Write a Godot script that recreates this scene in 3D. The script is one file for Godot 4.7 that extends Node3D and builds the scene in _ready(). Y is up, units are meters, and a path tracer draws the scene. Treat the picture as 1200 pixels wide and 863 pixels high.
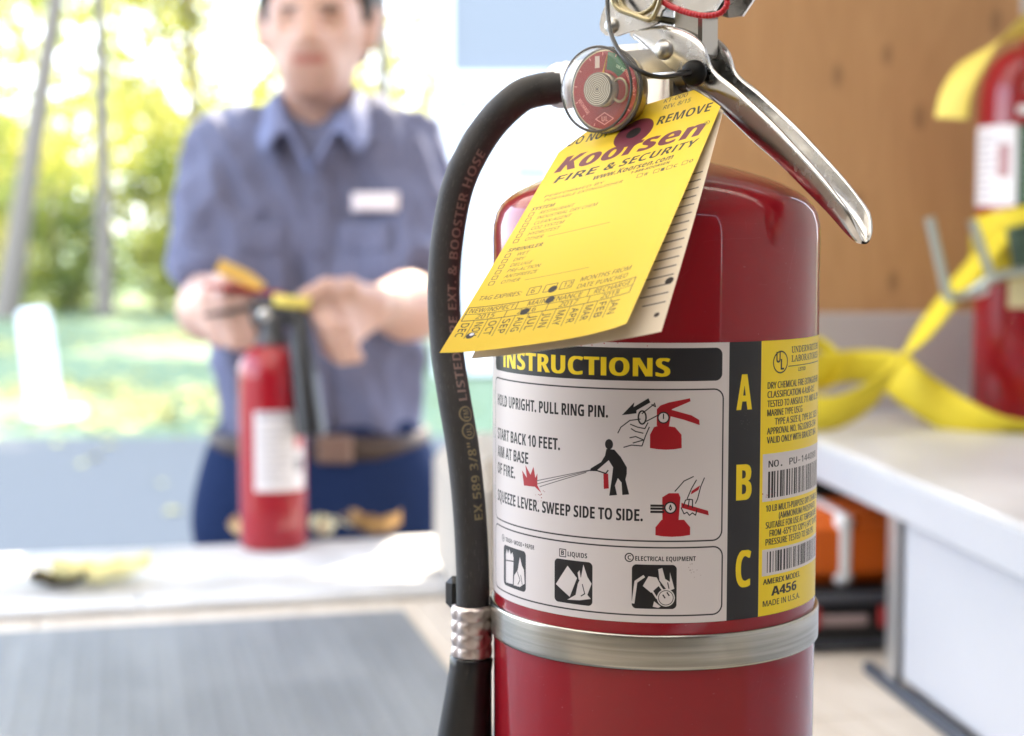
extends Node3D
# A fire extinguisher on the deck of a service trailer; a technician works on a smaller one at the open rear.
# Metres, y up. V() counts height from the eye of the camera, which stands EYE above the ground.
const EYE := 1.32
const DECK := -0.432
const RAD := 0.0653
var M := {}
var rng := RandomNumberGenerator.new()


func V(x: float, y: float, d: float) -> Vector3:
	return Vector3(x, EYE + y, -d)


func lin(r: float, g: float, b: float) -> Color:
	return Color(r, g, b).linear_to_srgb()


func mat(c: Color, rough := 0.6, metal := 0.0) -> StandardMaterial3D:
	var m := StandardMaterial3D.new()
	m.albedo_color = c
	m.roughness = rough
	m.metallic = metal
	return m


# ---------------------------------------------------------------- flat print
class Canvas:
	var img: Image
	var k: float
	var o: Vector2

	func _init(w: float, h: float, kk: float, org: Vector2, bg: Color) -> void:
		k = kk
		o = org
		img = Image.create(int(w * k), int(h * k), false, Image.FORMAT_RGB8)
		img.fill(bg)

	func poly(p: PackedVector2Array, c: Color) -> void:
		var n := p.size()
		var q := PackedVector2Array()
		var lo := INF
		var hi := -INF
		for v in p:
			var w := (v - o) * k
			q.append(w)
			lo = minf(lo, w.y)
			hi = maxf(hi, w.y)
		for y in range(maxi(0, int(floor(lo))), mini(img.get_height(), int(ceil(hi)) + 1)):
			var yc := y + 0.5
			var xs := PackedFloat32Array()
			var a := q[n - 1]
			for b in q:
				if (a.y <= yc) != (b.y <= yc):
					xs.append(a.x + (yc - a.y) / (b.y - a.y) * (b.x - a.x))
				a = b
			xs.sort()
			for i in range(0, xs.size() - 1, 2):
				var x0 := int(round(xs[i]))
				var x1 := int(round(xs[i + 1]))
				if x1 > x0:
					img.fill_rect(Rect2i(x0, y, x1 - x0, 1), c)

	func rect(x0: float, y0: float, x1: float, y1: float, c: Color) -> void:
		img.fill_rect(Rect2i(int((x0 - o.x) * k), int((y0 - o.y) * k), int((x1 - x0) * k), int((y1 - y0) * k)), c)

	func round_pts(x0: float, y0: float, x1: float, y1: float, r: float) -> PackedVector2Array:
		var p := PackedVector2Array()
		for q in 4:
			var ctr := Vector2([x1 - r, x0 + r, x0 + r, x1 - r][q], [y1 - r, y1 - r, y0 + r, y0 + r][q])
			for i in 7:
				var a := PI / 2 * (q + i / 6.0)
				p.append(ctr + Vector2(cos(a), sin(a)) * r)
		return p

	func ring_pts(x: float, y: float, r: float, ry := 0.0) -> PackedVector2Array:
		var p := PackedVector2Array()
		for i in 40:
			var a := TAU * i / 40
			p.append(Vector2(x + cos(a) * r, y + sin(a) * (ry if ry > 0 else r)))
		return p

	func stroke(p: PackedVector2Array, w: float, c: Color, closed := false) -> void:
		for i in range(0 if closed else 1, p.size()):
			var a := p[i - 1] if i > 0 else p[p.size() - 1]
			var b := p[i]
			var d := (b - a).normalized() * w / 2
			var s := Vector2(-d.y, d.x)
			poly(PackedVector2Array([a - d * 0.4 + s, b + d * 0.4 + s, b + d * 0.4 - s, a - d * 0.4 - s]), c)

	# x, y: left end of the baseline; w: width to fit (0: natural); h: height of a capital
	func text(s: String, x: float, y: float, w: float, h: float, c: Color, bold := true, shear := 0.0, rot := 0.0, face := "Droid Sans", fat := 0.0) -> void:
		var f := SystemFont.new()
		f.font_names = PackedStringArray([face])
		f.font_weight = 700 if bold else 400
		var t := TextMesh.new()
		t.font = f
		t.font_size = 90
		t.pixel_size = 0.01
		t.depth = 0.0
		t.horizontal_alignment = HORIZONTAL_ALIGNMENT_LEFT
		t.text = "H"
		var hv: PackedVector3Array = t.get_mesh_arrays()[Mesh.ARRAY_VERTEX]
		var base := INF
		var cap := -INF
		for v in hv:
			base = minf(base, v.y)
			cap = maxf(cap, v.y)
		var caps := s == s.to_upper() and face == "Droid Sans"
		t.text = s.replace("I", "l") if caps else s
		var arr := t.get_mesh_arrays()
		var vs: PackedVector3Array = arr[Mesh.ARRAY_VERTEX]
		var ns: PackedVector3Array = arr[Mesh.ARRAY_NORMAL]
		var ix: PackedInt32Array = arr[Mesh.ARRAY_INDEX]
		var lo := INF
		var hi := -INF
		for v in vs:
			lo = minf(lo, v.x)
			hi = maxf(hi, v.x)
		var sy := h / (cap - base)
		var sx := w / (hi - lo) if w > 0 else sy
		var turn := Transform2D(rot, Vector2(x, y))
		var q := PackedVector2Array()
		for v in vs:
			var yy := -((minf(v.y, cap) if caps else v.y) - base) * sy
			q.append(turn * Vector2((v.x - lo) * sx - yy * shear, yy))
		for i in range(0, ix.size(), 3):
			if ns[ix[i]].z > 0.5:
				var p := PackedVector2Array([q[ix[i]], q[ix[i + 1]], q[ix[i + 2]]])
				poly(p, c)
				if fat > 0:
					for e in [Vector2(fat, 0), Vector2(-fat, 0)]:
						poly(PackedVector2Array([p[0] + e, p[1] + e, p[2] + e]), c)

	func barcode(x0: float, y0: float, x1: float, y1: float, sd: int) -> void:
		var r := RandomNumberGenerator.new()
		r.seed = sd
		var x := x0
		while x < x1:
			var w := r.randi_range(1, 3) * 0.36
			rect(x, y0, minf(x + w, x1), y1, Color(0.1, 0.09, 0.1))
			x += w + r.randi_range(1, 3) * 0.33

	func tex(shrink := true) -> ImageTexture:
		if shrink:
			img.shrink_x2()
		return ImageTexture.create_from_image(img)


static func pp(s: String) -> PackedVector2Array:
	var out := PackedVector2Array()
	for w in s.split(" ", false):
		var n := w.split(",")
		out.append(Vector2(float(n[0]), float(n[1])))
	return out


# ---------------------------------------------------------------- shapes
func S() -> SurfaceTool:
	var st := SurfaceTool.new()
	st.begin(Mesh.PRIMITIVE_TRIANGLES)
	return st


func add(called: String, st: Variant, m: Material, parent: Node = self) -> MeshInstance3D:
	var o := MeshInstance3D.new()
	o.name = called
	if st is SurfaceTool:
		st.generate_normals()
		o.mesh = st.commit()
	else:
		o.mesh = st
	o.material_override = m
	parent.add_child(o, true)
	return o


func thing(called: String, label: String, category: String, at := Vector3.ZERO, turn := 0.0, group := "") -> Node3D:
	var o := Node3D.new()
	o.name = called
	add_child(o, true)
	o.position = at
	o.rotation.y = turn
	tag(o, label, category, group)
	return o


func tag(o: Node, label: String, category: String, group := "") -> void:
	o.set_meta("label", label)
	o.set_meta("category", category)
	if group:
		o.set_meta("group", group)


func struct(o: Node, label := "") -> Node:
	o.set_meta("kind", "structure")
	if label:
		o.set_meta("label", label)
	return o


func vert(st: SurfaceTool, p: Vector3, uv := Vector2.ZERO) -> void:
	st.set_uv(uv)
	st.add_vertex(p)


func quad(st: SurfaceTool, a: Vector3, b: Vector3, c: Vector3, d: Vector3) -> void:
	for p in [[a, Vector2(0, 0)], [b, Vector2(1, 0)], [c, Vector2(1, 1)], [a, Vector2(0, 0)], [c, Vector2(1, 1)], [d, Vector2(0, 1)]]:
		vert(st, p[0], p[1])


# rows of points, joined into a sheet; u runs along a row, v from row to row
func sheet(st: SurfaceTool, rows: Array, smooth := 0, flip := false) -> void:
	st.set_smooth_group(smooth)
	var m := rows.size()
	for i in m - 1:
		var r0: PackedVector3Array = rows[i]
		var r1: PackedVector3Array = rows[i + 1]
		var n := r0.size()
		for j in n - 1:
			var u0 := float(j) / (n - 1)
			var u1 := float(j + 1) / (n - 1)
			var v0 := float(i) / (m - 1)
			var v1 := float(i + 1) / (m - 1)
			var q := [[r0[j], Vector2(u0, v0)], [r0[j + 1], Vector2(u1, v0)], [r1[j + 1], Vector2(u1, v1)], [r1[j], Vector2(u0, v1)]]
			for k in ([0, 2, 1, 0, 3, 2] if flip else [0, 1, 2, 0, 2, 3]):
				vert(st, q[k][0], q[k][1])


func lathe(st: SurfaceTool, prof: PackedVector2Array, seg := 48, x := Transform3D(), smooth := 0) -> void:
	var rows := []
	for p in prof:
		var r := PackedVector3Array()
		for i in seg + 1:
			var a := TAU * (i % seg) / seg
			r.append(x * Vector3(sin(a) * p.x, p.y, cos(a) * p.x))
		rows.append(r)
	sheet(st, rows, smooth, true)


# a tube whose seam turns away from the direction «face»
func tube(st: SurfaceTool, pts: PackedVector3Array, rad: Variant, seg := 12, face := Vector3(0, 0, 1), caps := true, squash := 1.0) -> void:
	var rows := []
	var n := pts.size()
	var nn := face
	for i in n:
		var t := (pts[mini(i + 1, n - 1)] - pts[maxi(i - 1, 0)]).normalized()
		var c := nn - t * nn.dot(t)
		if c.length() < 0.05:
			c = Vector3(0.3, 0.9, 0.2) - t * Vector3(0.3, 0.9, 0.2).dot(t)
		nn = c.normalized()
		var b := t.cross(nn)
		var r: float = rad[i] if rad is Array or rad is PackedFloat32Array else rad
		var row := PackedVector3Array()
		for j in seg + 1:
			var a := TAU * (j % seg) / seg - PI
			row.append(pts[i] + (nn * cos(a) * squash + b * sin(a)) * r)
		rows.append(row)
	# u along the tube
	st.set_smooth_group(0)
	for i in n - 1:
		for j in seg:
			var q := [[rows[i][j], Vector2(float(i) / (n - 1), float(j) / seg)], [rows[i + 1][j], Vector2(float(i + 1) / (n - 1), float(j) / seg)], [rows[i + 1][j + 1], Vector2(float(i + 1) / (n - 1), float(j + 1) / seg)], [rows[i][j + 1], Vector2(float(i) / (n - 1), float(j + 1) / seg)]]
			for k in [0, 1, 2, 0, 2, 3]:
				vert(st, q[k][0], q[k][1])
	if caps:
		st.set_smooth_group(1)
		for e in [0, n - 1]:
			for j in seg:
				vert(st, pts[e])
				vert(st, rows[e][j + (1 if e == 0 else 0)])
				vert(st, rows[e][j + (0 if e == 0 else 1)])


func spline(p: Array, per := 8) -> PackedVector3Array:
	var c := Curve3D.new()
	for i in p.size():
		var t: Vector3 = (p[mini(i + 1, p.size() - 1)] - p[maxi(i - 1, 0)]) / 6.0
		c.add_point(p[i], -t, t)
	c.bake_interval = c.get_baked_length() / (per * (p.size() - 1))
	var out := PackedVector3Array()
	var n := per * (p.size() - 1)
	for i in n + 1:
		out.append(c.sample_baked(c.get_baked_length() * i / n, true))
	return out


# a box with chamfered edges; flat faces
func cbox(st: SurfaceTool, c: Vector3, s: Vector3, b := 0.003, bas := Basis()) -> void:
	st.set_smooth_group(-1)
	var h := s / 2
	b = minf(b, minf(h.x, minf(h.y, h.z)) * 0.9)
	var at := func(sx: int, sy: int, sz: int, ax: int) -> Vector3:
		var p := Vector3(sx * (h.x - (0.0 if ax == 0 else b)), sy * (h.y - (0.0 if ax == 1 else b)), sz * (h.z - (0.0 if ax == 2 else b)))
		return c + bas * p
	var face := func(p: Array) -> void:
		var mid := Vector3.ZERO
		for q in p:
			mid += q / float(p.size())
		var nrm: Vector3 = (p[1] - p[0]).cross(p[2] - p[0])
		var fl := nrm.dot(mid - c) > 0
		for i in range(1, p.size() - 1):
			for q in ([p[0], p[i + 1], p[i]] if fl else [p[0], p[i], p[i + 1]]):
				vert(st, q, Vector2(q.x + q.z * 0.3, q.y + q.z * 0.7))
	for sg in [-1, 1]:
		face.call([at.call(sg, -1, -1, 0), at.call(sg, 1, -1, 0), at.call(sg, 1, 1, 0), at.call(sg, -1, 1, 0)])
		face.call([at.call(-1, sg, -1, 1), at.call(1, sg, -1, 1), at.call(1, sg, 1, 1), at.call(-1, sg, 1, 1)])
		face.call([at.call(-1, -1, sg, 2), at.call(1, -1, sg, 2), at.call(1, 1, sg, 2), at.call(-1, 1, sg, 2)])
		for s2 in [-1, 1]:
			face.call([at.call(sg, s2, -1, 0), at.call(sg, s2, 1, 0), at.call(sg, s2, 1, 1), at.call(sg, s2, -1, 1)])
			face.call([at.call(sg, -1, s2, 0), at.call(sg, 1, s2, 0), at.call(sg, 1, s2, 2), at.call(sg, -1, s2, 2)])
			face.call([at.call(-1, sg, s2, 1), at.call(1, sg, s2, 1), at.call(1, sg, s2, 2), at.call(-1, sg, s2, 2)])
			for s3 in [-1, 1]:
				face.call([at.call(sg, s2, s3, 0), at.call(sg, s2, s3, 1), at.call(sg, s2, s3, 2)])


# an outline in the x-y plane of «x», given thickness along z
func slab(st: SurfaceTool, p: PackedVector2Array, z0: float, z1: float, x := Transform3D()) -> void:
	st.set_smooth_group(-1)
	var ix := Geometry2D.triangulate_polygon(p)
	for z in [z0, z1]:
		for i in range(0, ix.size(), 3):
			for k in ([0, 1, 2] if z == z0 else [0, 2, 1]):
				var v := p[ix[i + k]]
				vert(st, x * Vector3(v.x, v.y, z), v)
	for i in p.size():
		var a := p[i]
		var b := p[(i + 1) % p.size()]
		quad(st, x * Vector3(a.x, a.y, z0), x * Vector3(a.x, a.y, z1), x * Vector3(b.x, b.y, z1), x * Vector3(b.x, b.y, z0))


# a strip of webbing along pts; «side» is its width direction at each point
func ribbon(st: SurfaceTool, pts: PackedVector3Array, sides: Array, w: float, th := 0.0016) -> void:
	var rows := []
	var n := pts.size()
	for i in n:
		var f := float(i) / (n - 1) * (sides.size() - 1)
		var k := mini(int(f), sides.size() - 2)
		var sd: Vector3 = sides[k].lerp(sides[k + 1], f - k)
		var t := (pts[mini(i + 1, n - 1)] - pts[maxi(i - 1, 0)]).normalized()
		sd = (sd - t * sd.dot(t)).normalized() * w / 2
		var nn := t.cross(sd).normalized() * th / 2
		rows.append(PackedVector3Array([pts[i] - sd + nn, pts[i] - sd * 0.3 + nn, pts[i] + sd * 0.3 + nn, pts[i] + sd + nn, pts[i] + sd - nn, pts[i] - sd - nn, pts[i] - sd + nn]))
	sheet(st, rows, 0)


# ---------------------------------------------------------------- bodies: a field of tapered capsules, meshed as surface nets
class Blob:
	var bones := []
	var cuts := []
	var k := 0.02
	var cell := 0.01
	var tint: Callable

	func _init(kk: float, cc: float) -> void:
		k = kk
		cell = cc

	func bone(a: Vector3, b: Vector3, ra: float, rb: float) -> void:
		bones.append([a, b, ra, rb])

	static func far(p: Vector3, c: Array) -> float:
		var ba: Vector3 = c[1] - c[0]
		var l := ba.length_squared()
		var h := clampf((p - c[0]).dot(ba) / l, 0, 1) if l > 1e-9 else 0.0
		return (p - c[0] - ba * h).length() - lerpf(c[2], c[3], h)

	func at(p: Vector3) -> float:
		var s := 1e-30
		for c in bones:
			s += exp(-far(p, c) / k)
		var d := -k * log(s)
		for c in cuts:
			d = maxf(d, -far(p, c))
		return d

	func build(st: SurfaceTool, first := 0) -> int:
		var lo := Vector3.ONE * INF
		var hi := -lo
		for c in bones:
			var r := Vector3.ONE * (maxf(c[2], c[3]) + k + cell * 2)
			lo = lo.min((c[0] as Vector3).min(c[1]) - r)
			hi = hi.max((c[0] as Vector3).max(c[1]) + r)
		var nx := int((hi.x - lo.x) / cell) + 2
		var ny := int((hi.y - lo.y) / cell) + 2
		var nz := int((hi.z - lo.z) / cell) + 2
		var f := PackedFloat32Array()
		f.resize(nx * ny * nz)
		f.fill(1e-9)
		for c in bones:
			var rr := maxf(c[2], c[3]) + k * 3 + cell
			var a := (((c[0] as Vector3).min(c[1]) - Vector3.ONE * rr - lo) / cell).floor()
			var b := (((c[0] as Vector3).max(c[1]) + Vector3.ONE * rr - lo) / cell).ceil()
			for x in range(maxi(0, int(a.x)), mini(nx, int(b.x) + 1)):
				for y in range(maxi(0, int(a.y)), mini(ny, int(b.y) + 1)):
					for z in range(maxi(0, int(a.z)), mini(nz, int(b.z) + 1)):
						f[(x * ny + y) * nz + z] += exp(clampf(-far(lo + Vector3(x, y, z) * cell, c) / k, -60, 60))
		for i in f.size():
			f[i] = -k * log(f[i])
		for c in cuts:
			var rr := maxf(c[2], c[3]) + cell * 2
			var a := (((c[0] as Vector3).min(c[1]) - Vector3.ONE * rr - lo) / cell).floor()
			var b := (((c[0] as Vector3).max(c[1]) + Vector3.ONE * rr - lo) / cell).ceil()
			for x in range(maxi(0, int(a.x)), mini(nx, int(b.x) + 1)):
				for y in range(maxi(0, int(a.y)), mini(ny, int(b.y) + 1)):
					for z in range(maxi(0, int(a.z)), mini(nz, int(b.z) + 1)):
						var i := (x * ny + y) * nz + z
						f[i] = maxf(f[i], -far(lo + Vector3(x, y, z) * cell, c))
		var id := {}
		var off := [0, nz * ny, nz, nz * ny + nz, 1, nz * ny + 1, nz + 1, nz * ny + nz + 1]
		var edges := [[0, 1], [2, 3], [4, 5], [6, 7], [0, 2], [1, 3], [4, 6], [5, 7], [0, 4], [1, 5], [2, 6], [3, 7]]
		var corner := [Vector3(0, 0, 0), Vector3(1, 0, 0), Vector3(0, 1, 0), Vector3(1, 1, 0), Vector3(0, 0, 1), Vector3(1, 0, 1), Vector3(0, 1, 1), Vector3(1, 1, 1)]
		var count := first
		for x in nx - 1:
			for y in ny - 1:
				var row := (x * ny + y) * nz
				for z in nz - 1:
					var i := row + z
					var neg := f[i] < 0
					if neg == (f[i + 1] < 0) and neg == (f[i + nz] < 0) and neg == (f[i + nz + 1] < 0):
						var j := i + nz * ny
						if neg == (f[j] < 0) and neg == (f[j + 1] < 0) and neg == (f[j + nz] < 0) and neg == (f[j + nz + 1] < 0):
							continue
					var sum := Vector3.ZERO
					var n := 0
					for e in edges:
						var va := f[i + off[e[0]]]
						var vb := f[i + off[e[1]]]
						if (va < 0) != (vb < 0):
							sum += (corner[e[0]] as Vector3).lerp(corner[e[1]], va / (va - vb))
							n += 1
					var p := lo + (Vector3(x, y, z) + sum / n) * cell
					if tint.is_valid():
						st.set_color(tint.call(p))
					st.add_vertex(p)
					id[i] = count
					count += 1
		for x in range(1, nx - 1):
			for y in range(1, ny - 1):
				for z in range(1, nz - 1):
					var i := (x * ny + y) * nz + z
					if not id.has(i):
						continue
					var neg := f[i] < 0
					for ax in 3:
						var s: int = [nz * ny, nz, 1][ax]
						if neg == (f[i + s] < 0):
							continue
						var p: int = [nz, 1, nz * ny][ax]
						var q: int = [1, nz * ny, nz][ax]
						if id.has(i - p) and id.has(i - q) and id.has(i - p - q):
							var w := [id[i], id[i - p], id[i - p - q], id[i - q]]
							for m in ([0, 2, 1, 0, 3, 2] if neg else [0, 1, 2, 0, 2, 3]):
								st.add_index(w[m])
		return count


# ---------------------------------------------------------------- textures
func noise(freq: float, oct := 4, sd := 1) -> FastNoiseLite:
	var n := FastNoiseLite.new()
	n.seed = sd
	n.frequency = freq
	n.fractal_octaves = oct
	return n


# a colour ramp laid over seamless noise; stretch > 1 draws it out along v
func mottled(a: Color, b: Color, freq: float, side := 512, sx := 1.0, sy := 1.0, sd := 1, oct := 4) -> ImageTexture:
	var n := noise(freq, oct, sd)
	var im := n.get_seamless_image(int(side * sx), int(side * sy))
	im.convert(Image.FORMAT_RGB8)
	im.resize(side, side, Image.INTERPOLATE_CUBIC)
	for y in side:
		for x in side:
			var t := im.get_pixel(x, y).r
			im.set_pixel(x, y, a.lerp(b, t))
	return ImageTexture.create_from_image(im)


func bumps(freq: float, strength: float, side := 512, sx := 1.0, sy := 1.0, sd := 3) -> ImageTexture:
	var im := noise(freq, 3, sd).get_seamless_image(int(side * sx), int(side * sy))
	im.resize(side, side, Image.INTERPOLATE_CUBIC)
	im.convert(Image.FORMAT_RGBA8)
	im.bump_map_to_normal_map(strength)
	return ImageTexture.create_from_image(im)


func wood(light: Color, dark: Color, sd: int, knots: Array, side := 768) -> ImageTexture:
	var im := Image.create(side, side, false, Image.FORMAT_RGB8)
	var n1 := noise(0.004, 3, sd)
	var n2 := noise(0.05, 3, sd + 1)
	for y in side:
		for x in side:
			var bend := 0.0
			var kn := 0.0
			for q in knots:
				var d = Vector2((x - q.x) / 1.0, (y - q.y) / 2.2).length() / (q.z * side)
				bend += 26.0 * exp(-d * d * 1.4) * signf(x - q.x)
				kn = maxf(kn, exp(-pow(d * 1.9, 4)))
			var g := n1.get_noise_2d((x + bend) * 3.0, y * 0.35) * 0.5 + 0.5
			var line := 0.5 + 0.5 * sin(g * 46.0)
			var fine := n2.get_noise_2d(x * 4.0, y * 0.16) * 0.5 + 0.5
			var t := clampf(0.35 * g + 0.22 * line + 0.35 * fine - 0.05, 0, 1)
			im.set_pixel(x, y, light.lerp(dark, t).lerp(Color(0.22, 0.13, 0.07), kn * 0.34))
	return ImageTexture.create_from_image(im)


func paint_texture() -> ImageTexture:
	var side := 1024
	var im := Image.create(side, side, false, Image.FORMAT_RGB8)
	im.fill(lin(0.29, 0.0062, 0.015))
	var r := RandomNumberGenerator.new()
	r.seed = 12
	for i in 900:
		var c := lin(0.29, 0.0062, 0.015).lerp([lin(0.55, 0.30, 0.30), lin(0.14, 0.004, 0.01), lin(0.34, 0.02, 0.03)][i % 3], r.randf_range(0.15, 0.6))
		im.fill_rect(Rect2i(r.randi_range(0, side), r.randi_range(0, side), r.randi_range(1, 2), r.randi_range(1, 2)), c)
	for i in 46:
		var p := Vector2(r.randf(), r.randf()) * side
		var d := Vector2.from_angle(r.randf() * TAU)
		var c := lin(0.29, 0.0062, 0.015).lerp(lin(0.5, 0.2, 0.2), r.randf_range(0.06, 0.24))
		for k in r.randi_range(12, 90):
			p += d
			d = d.rotated(r.randf_range(-0.03, 0.03))
			im.fill_rect(Rect2i(int(p.x), int(p.y), 1, 1), c)
	return ImageTexture.create_from_image(im)


# ---------------------------------------------------------------- the scene
func _ready() -> void:
	rng.seed = 7
	var cam := Camera3D.new()
	cam.name = "camera"
	add_child(cam)
	cam.position = V(0, 0, 0)
	cam.rotation_degrees.x = -4.9
	var lens := CameraAttributesPhysical.new()
	lens.frustum_focal_length = 53.38
	lens.frustum_near = 0.05
	lens.frustum_far = 3000.0
	lens.exposure_aperture = 7.4
	lens.frustum_focus_distance = 0.605
	cam.attributes = lens
	cam.fov = 25.35
	cam.near = 0.05
	cam.far = 3000.0
	cam.current = true

	var env := Environment.new()
	env.background_mode = Environment.BG_SKY
	var sm := ProceduralSkyMaterial.new()
	sm.sky_top_color = Color(0.68, 0.76, 0.88)
	sm.sky_horizon_color = Color(0.93, 0.95, 0.98)
	sm.sky_curve = 0.18
	sm.ground_bottom_color = Color(0.42, 0.42, 0.40)
	sm.ground_horizon_color = Color(0.6, 0.6, 0.58)
	sm.sun_angle_max = 1.0
	sm.sky_energy_multiplier = 1.25
	var sky := Sky.new()
	sky.sky_material = sm
	env.sky = sky
	env.tonemap_mode = Environment.TONE_MAPPER_LINEAR
	env.tonemap_exposure = 4.65
	env.sdfgi_enabled = true
	env.ssao_enabled = true
	env.ssil_enabled = true
	var we := WorldEnvironment.new()
	we.name = "world_environment"
	we.environment = env
	add_child(we)

	var sun := DirectionalLight3D.new()
	sun.name = "sun"
	sun.light_energy = 1.6
	sun.light_angular_distance = 0.5
	sun.light_color = Color(1.0, 0.95, 0.86)
	sun.shadow_enabled = true
	add_child(sun)
	var az := deg_to_rad(16.0)
	var el := deg_to_rad(49.0)
	sun.look_at_from_position(Vector3(0, 10, 0), Vector3(0, 10, 0) - Vector3(sin(az) * cos(el), sin(el), -cos(az) * cos(el)), Vector3.UP)

	materials()
	grounds()
	house()
	woods()
	trailer()
	bench()
	main_extinguisher()
	inspection_tag()
	person()
	small_extinguisher()
	shelf_extinguisher()
	small_things()


func materials() -> void:
	M.red = mat(Color(1, 1, 1), 0.3)
	M.red.albedo_texture = paint_texture()
	M.red.uv1_triplanar = true
	M.red.uv1_scale = Vector3.ONE * 4.0
	M.red.metallic_specular = 0.22
	M.red.clearcoat_enabled = true
	M.red.clearcoat = 0.85
	M.red.clearcoat_roughness = 0.035
	M.chrome = mat(lin(0.82, 0.81, 0.79), 0.15, 1.0)
	M.chrome.roughness = 1.0
	M.chrome.roughness_texture = mottled(Color(0.10, 0.10, 0.10), Color(0.36, 0.36, 0.36), 0.03, 256, 1, 1, 91, 5)
	M.chrome.uv1_triplanar = true
	M.chrome.uv1_scale = Vector3.ONE * 14.0
	M.steel = mat(lin(0.55, 0.54, 0.52), 0.32, 1.0)
	M.brushed = mat(Color(1, 1, 1), 0.3, 1.0)
	M.brushed.albedo_texture = mottled(lin(0.34, 0.33, 0.29), lin(0.60, 0.58, 0.53), 0.03, 512, 0.25, 1.6, 5)
	M.brushed.roughness = 0.26
	M.brass = mat(lin(0.42, 0.36, 0.22), 0.3, 1.0)
	M.rubber = mat(lin(0.022, 0.021, 0.020), 0.62)
	M.black = mat(lin(0.010, 0.010, 0.011), 0.3)
	M.plug = mat(lin(0.006, 0.006, 0.006), 0.5)
	M.plug.metallic_specular = 0.3
	M.offwhite = mat(Color(1, 1, 1), 0.6)
	M.offwhite.albedo_texture = mottled(lin(0.42, 0.41, 0.40), lin(0.62, 0.61, 0.60), 0.012, 256, 1, 1, 61)
	M.offwhite.uv1_triplanar = true
	M.offwhite.uv1_scale = Vector3.ONE * 2.0
	M.white = mat(lin(0.78, 0.78, 0.79), 0.45)
	M.alu = mat(lin(0.6, 0.6, 0.6), 0.38, 1.0)
	M.glass = mat(Color(1, 1, 1, 0.07), 0.04)
	M.glass.transparency = BaseMaterial3D.TRANSPARENCY_ALPHA
	M.web = mat(lin(0.72, 0.58, 0.03), 0.75)
	M.dark = mat(lin(0.03, 0.022, 0.018), 0.8)
	M.seal = mat(lin(0.5, 0.01, 0.02), 0.35)


func ground_sheet(called: String, x0: float, x1: float, d0: float, d1: float, y: float, m: Material, skew := 0.0) -> MeshInstance3D:
	var st := S()
	st.set_smooth_group(-1)
	quad(st, Vector3(x0, y, -d0), Vector3(x0, y, -d1 + skew), Vector3(x1, y, -d1 - skew), Vector3(x1, y, -d0))
	return add(called, st, m)


func grounds() -> void:
	var g := mat(Color(1, 1, 1), 0.95)
	g.albedo_texture = mottled(lin(0.11, 0.17, 0.075), lin(0.22, 0.26, 0.15), 0.03, 512, 1, 1, 11)
	g.uv1_triplanar = true
	g.uv1_world_triplanar = true
	g.uv1_scale = Vector3.ONE * 0.35
	struct(ground_sheet("ground", -400, 400, -400, 700, 0.0, g), "pale green lawn stretching to the trees")
	var a := mat(Color(1, 1, 1), 0.85)
	a.albedo_texture = mottled(lin(0.098, 0.093, 0.087), lin(0.158, 0.150, 0.140), 0.06, 512, 1, 1, 12)
	a.uv1_triplanar = true
	a.uv1_world_triplanar = true
	a.uv1_scale = Vector3.ONE * 0.8
	struct(ground_sheet("road", -40, 40, -30, 10.3, 0.006, a, 0.6), "grey asphalt drive with streaks of sun")
	# yellow leaves lying on the lawn
	var leaf := S()
	leaf.set_smooth_group(-1)
	quad(leaf, Vector3(-0.05, 0, 0), Vector3(0, 0.015, -0.035), Vector3(0.055, 0, 0), Vector3(0, 0.012, 0.035))
	leaf.generate_normals()
	var mm := MultiMesh.new()
	mm.transform_format = MultiMesh.TRANSFORM_3D
	mm.use_colors = true
	mm.mesh = leaf.commit()
	mm.instance_count = 1500
	for i in 1500:
		var q := Vector2(rng.randf_range(-9, 3), rng.randf_range(6.5, 24))
		if i > 500:
			q = [Vector2(-3.7, 13.2), Vector2(-2.35, 12.6), Vector2(-2.7, 11.4), Vector2(-6, 18), Vector2(-4, 20)][i % 5] + Vector2(rng.randfn() * 0.45, rng.randfn() * 0.6)
		mm.set_instance_transform(i, Transform3D(Basis(Vector3.UP, rng.randf() * TAU) * Basis(Vector3.RIGHT, rng.randf_range(-0.4, 0.4)), Vector3(q.x, 0.012, -q.y)))
		mm.set_instance_color(i, Color(0.62, 0.56, 0.2).lerp(Color(0.5, 0.4, 0.12), rng.randf()))
	var ml := mat(Color.WHITE, 0.8)
	ml.vertex_color_use_as_albedo = true
	var o := MultiMeshInstance3D.new()
	o.name = "fallen_leaves"
	o.multimesh = mm
	o.material_override = ml
	add_child(o)
	tag(o, "yellow fallen leaves scattered over the lawn and the asphalt", "leaves")
	o.set_meta("kind", "stuff")


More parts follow.
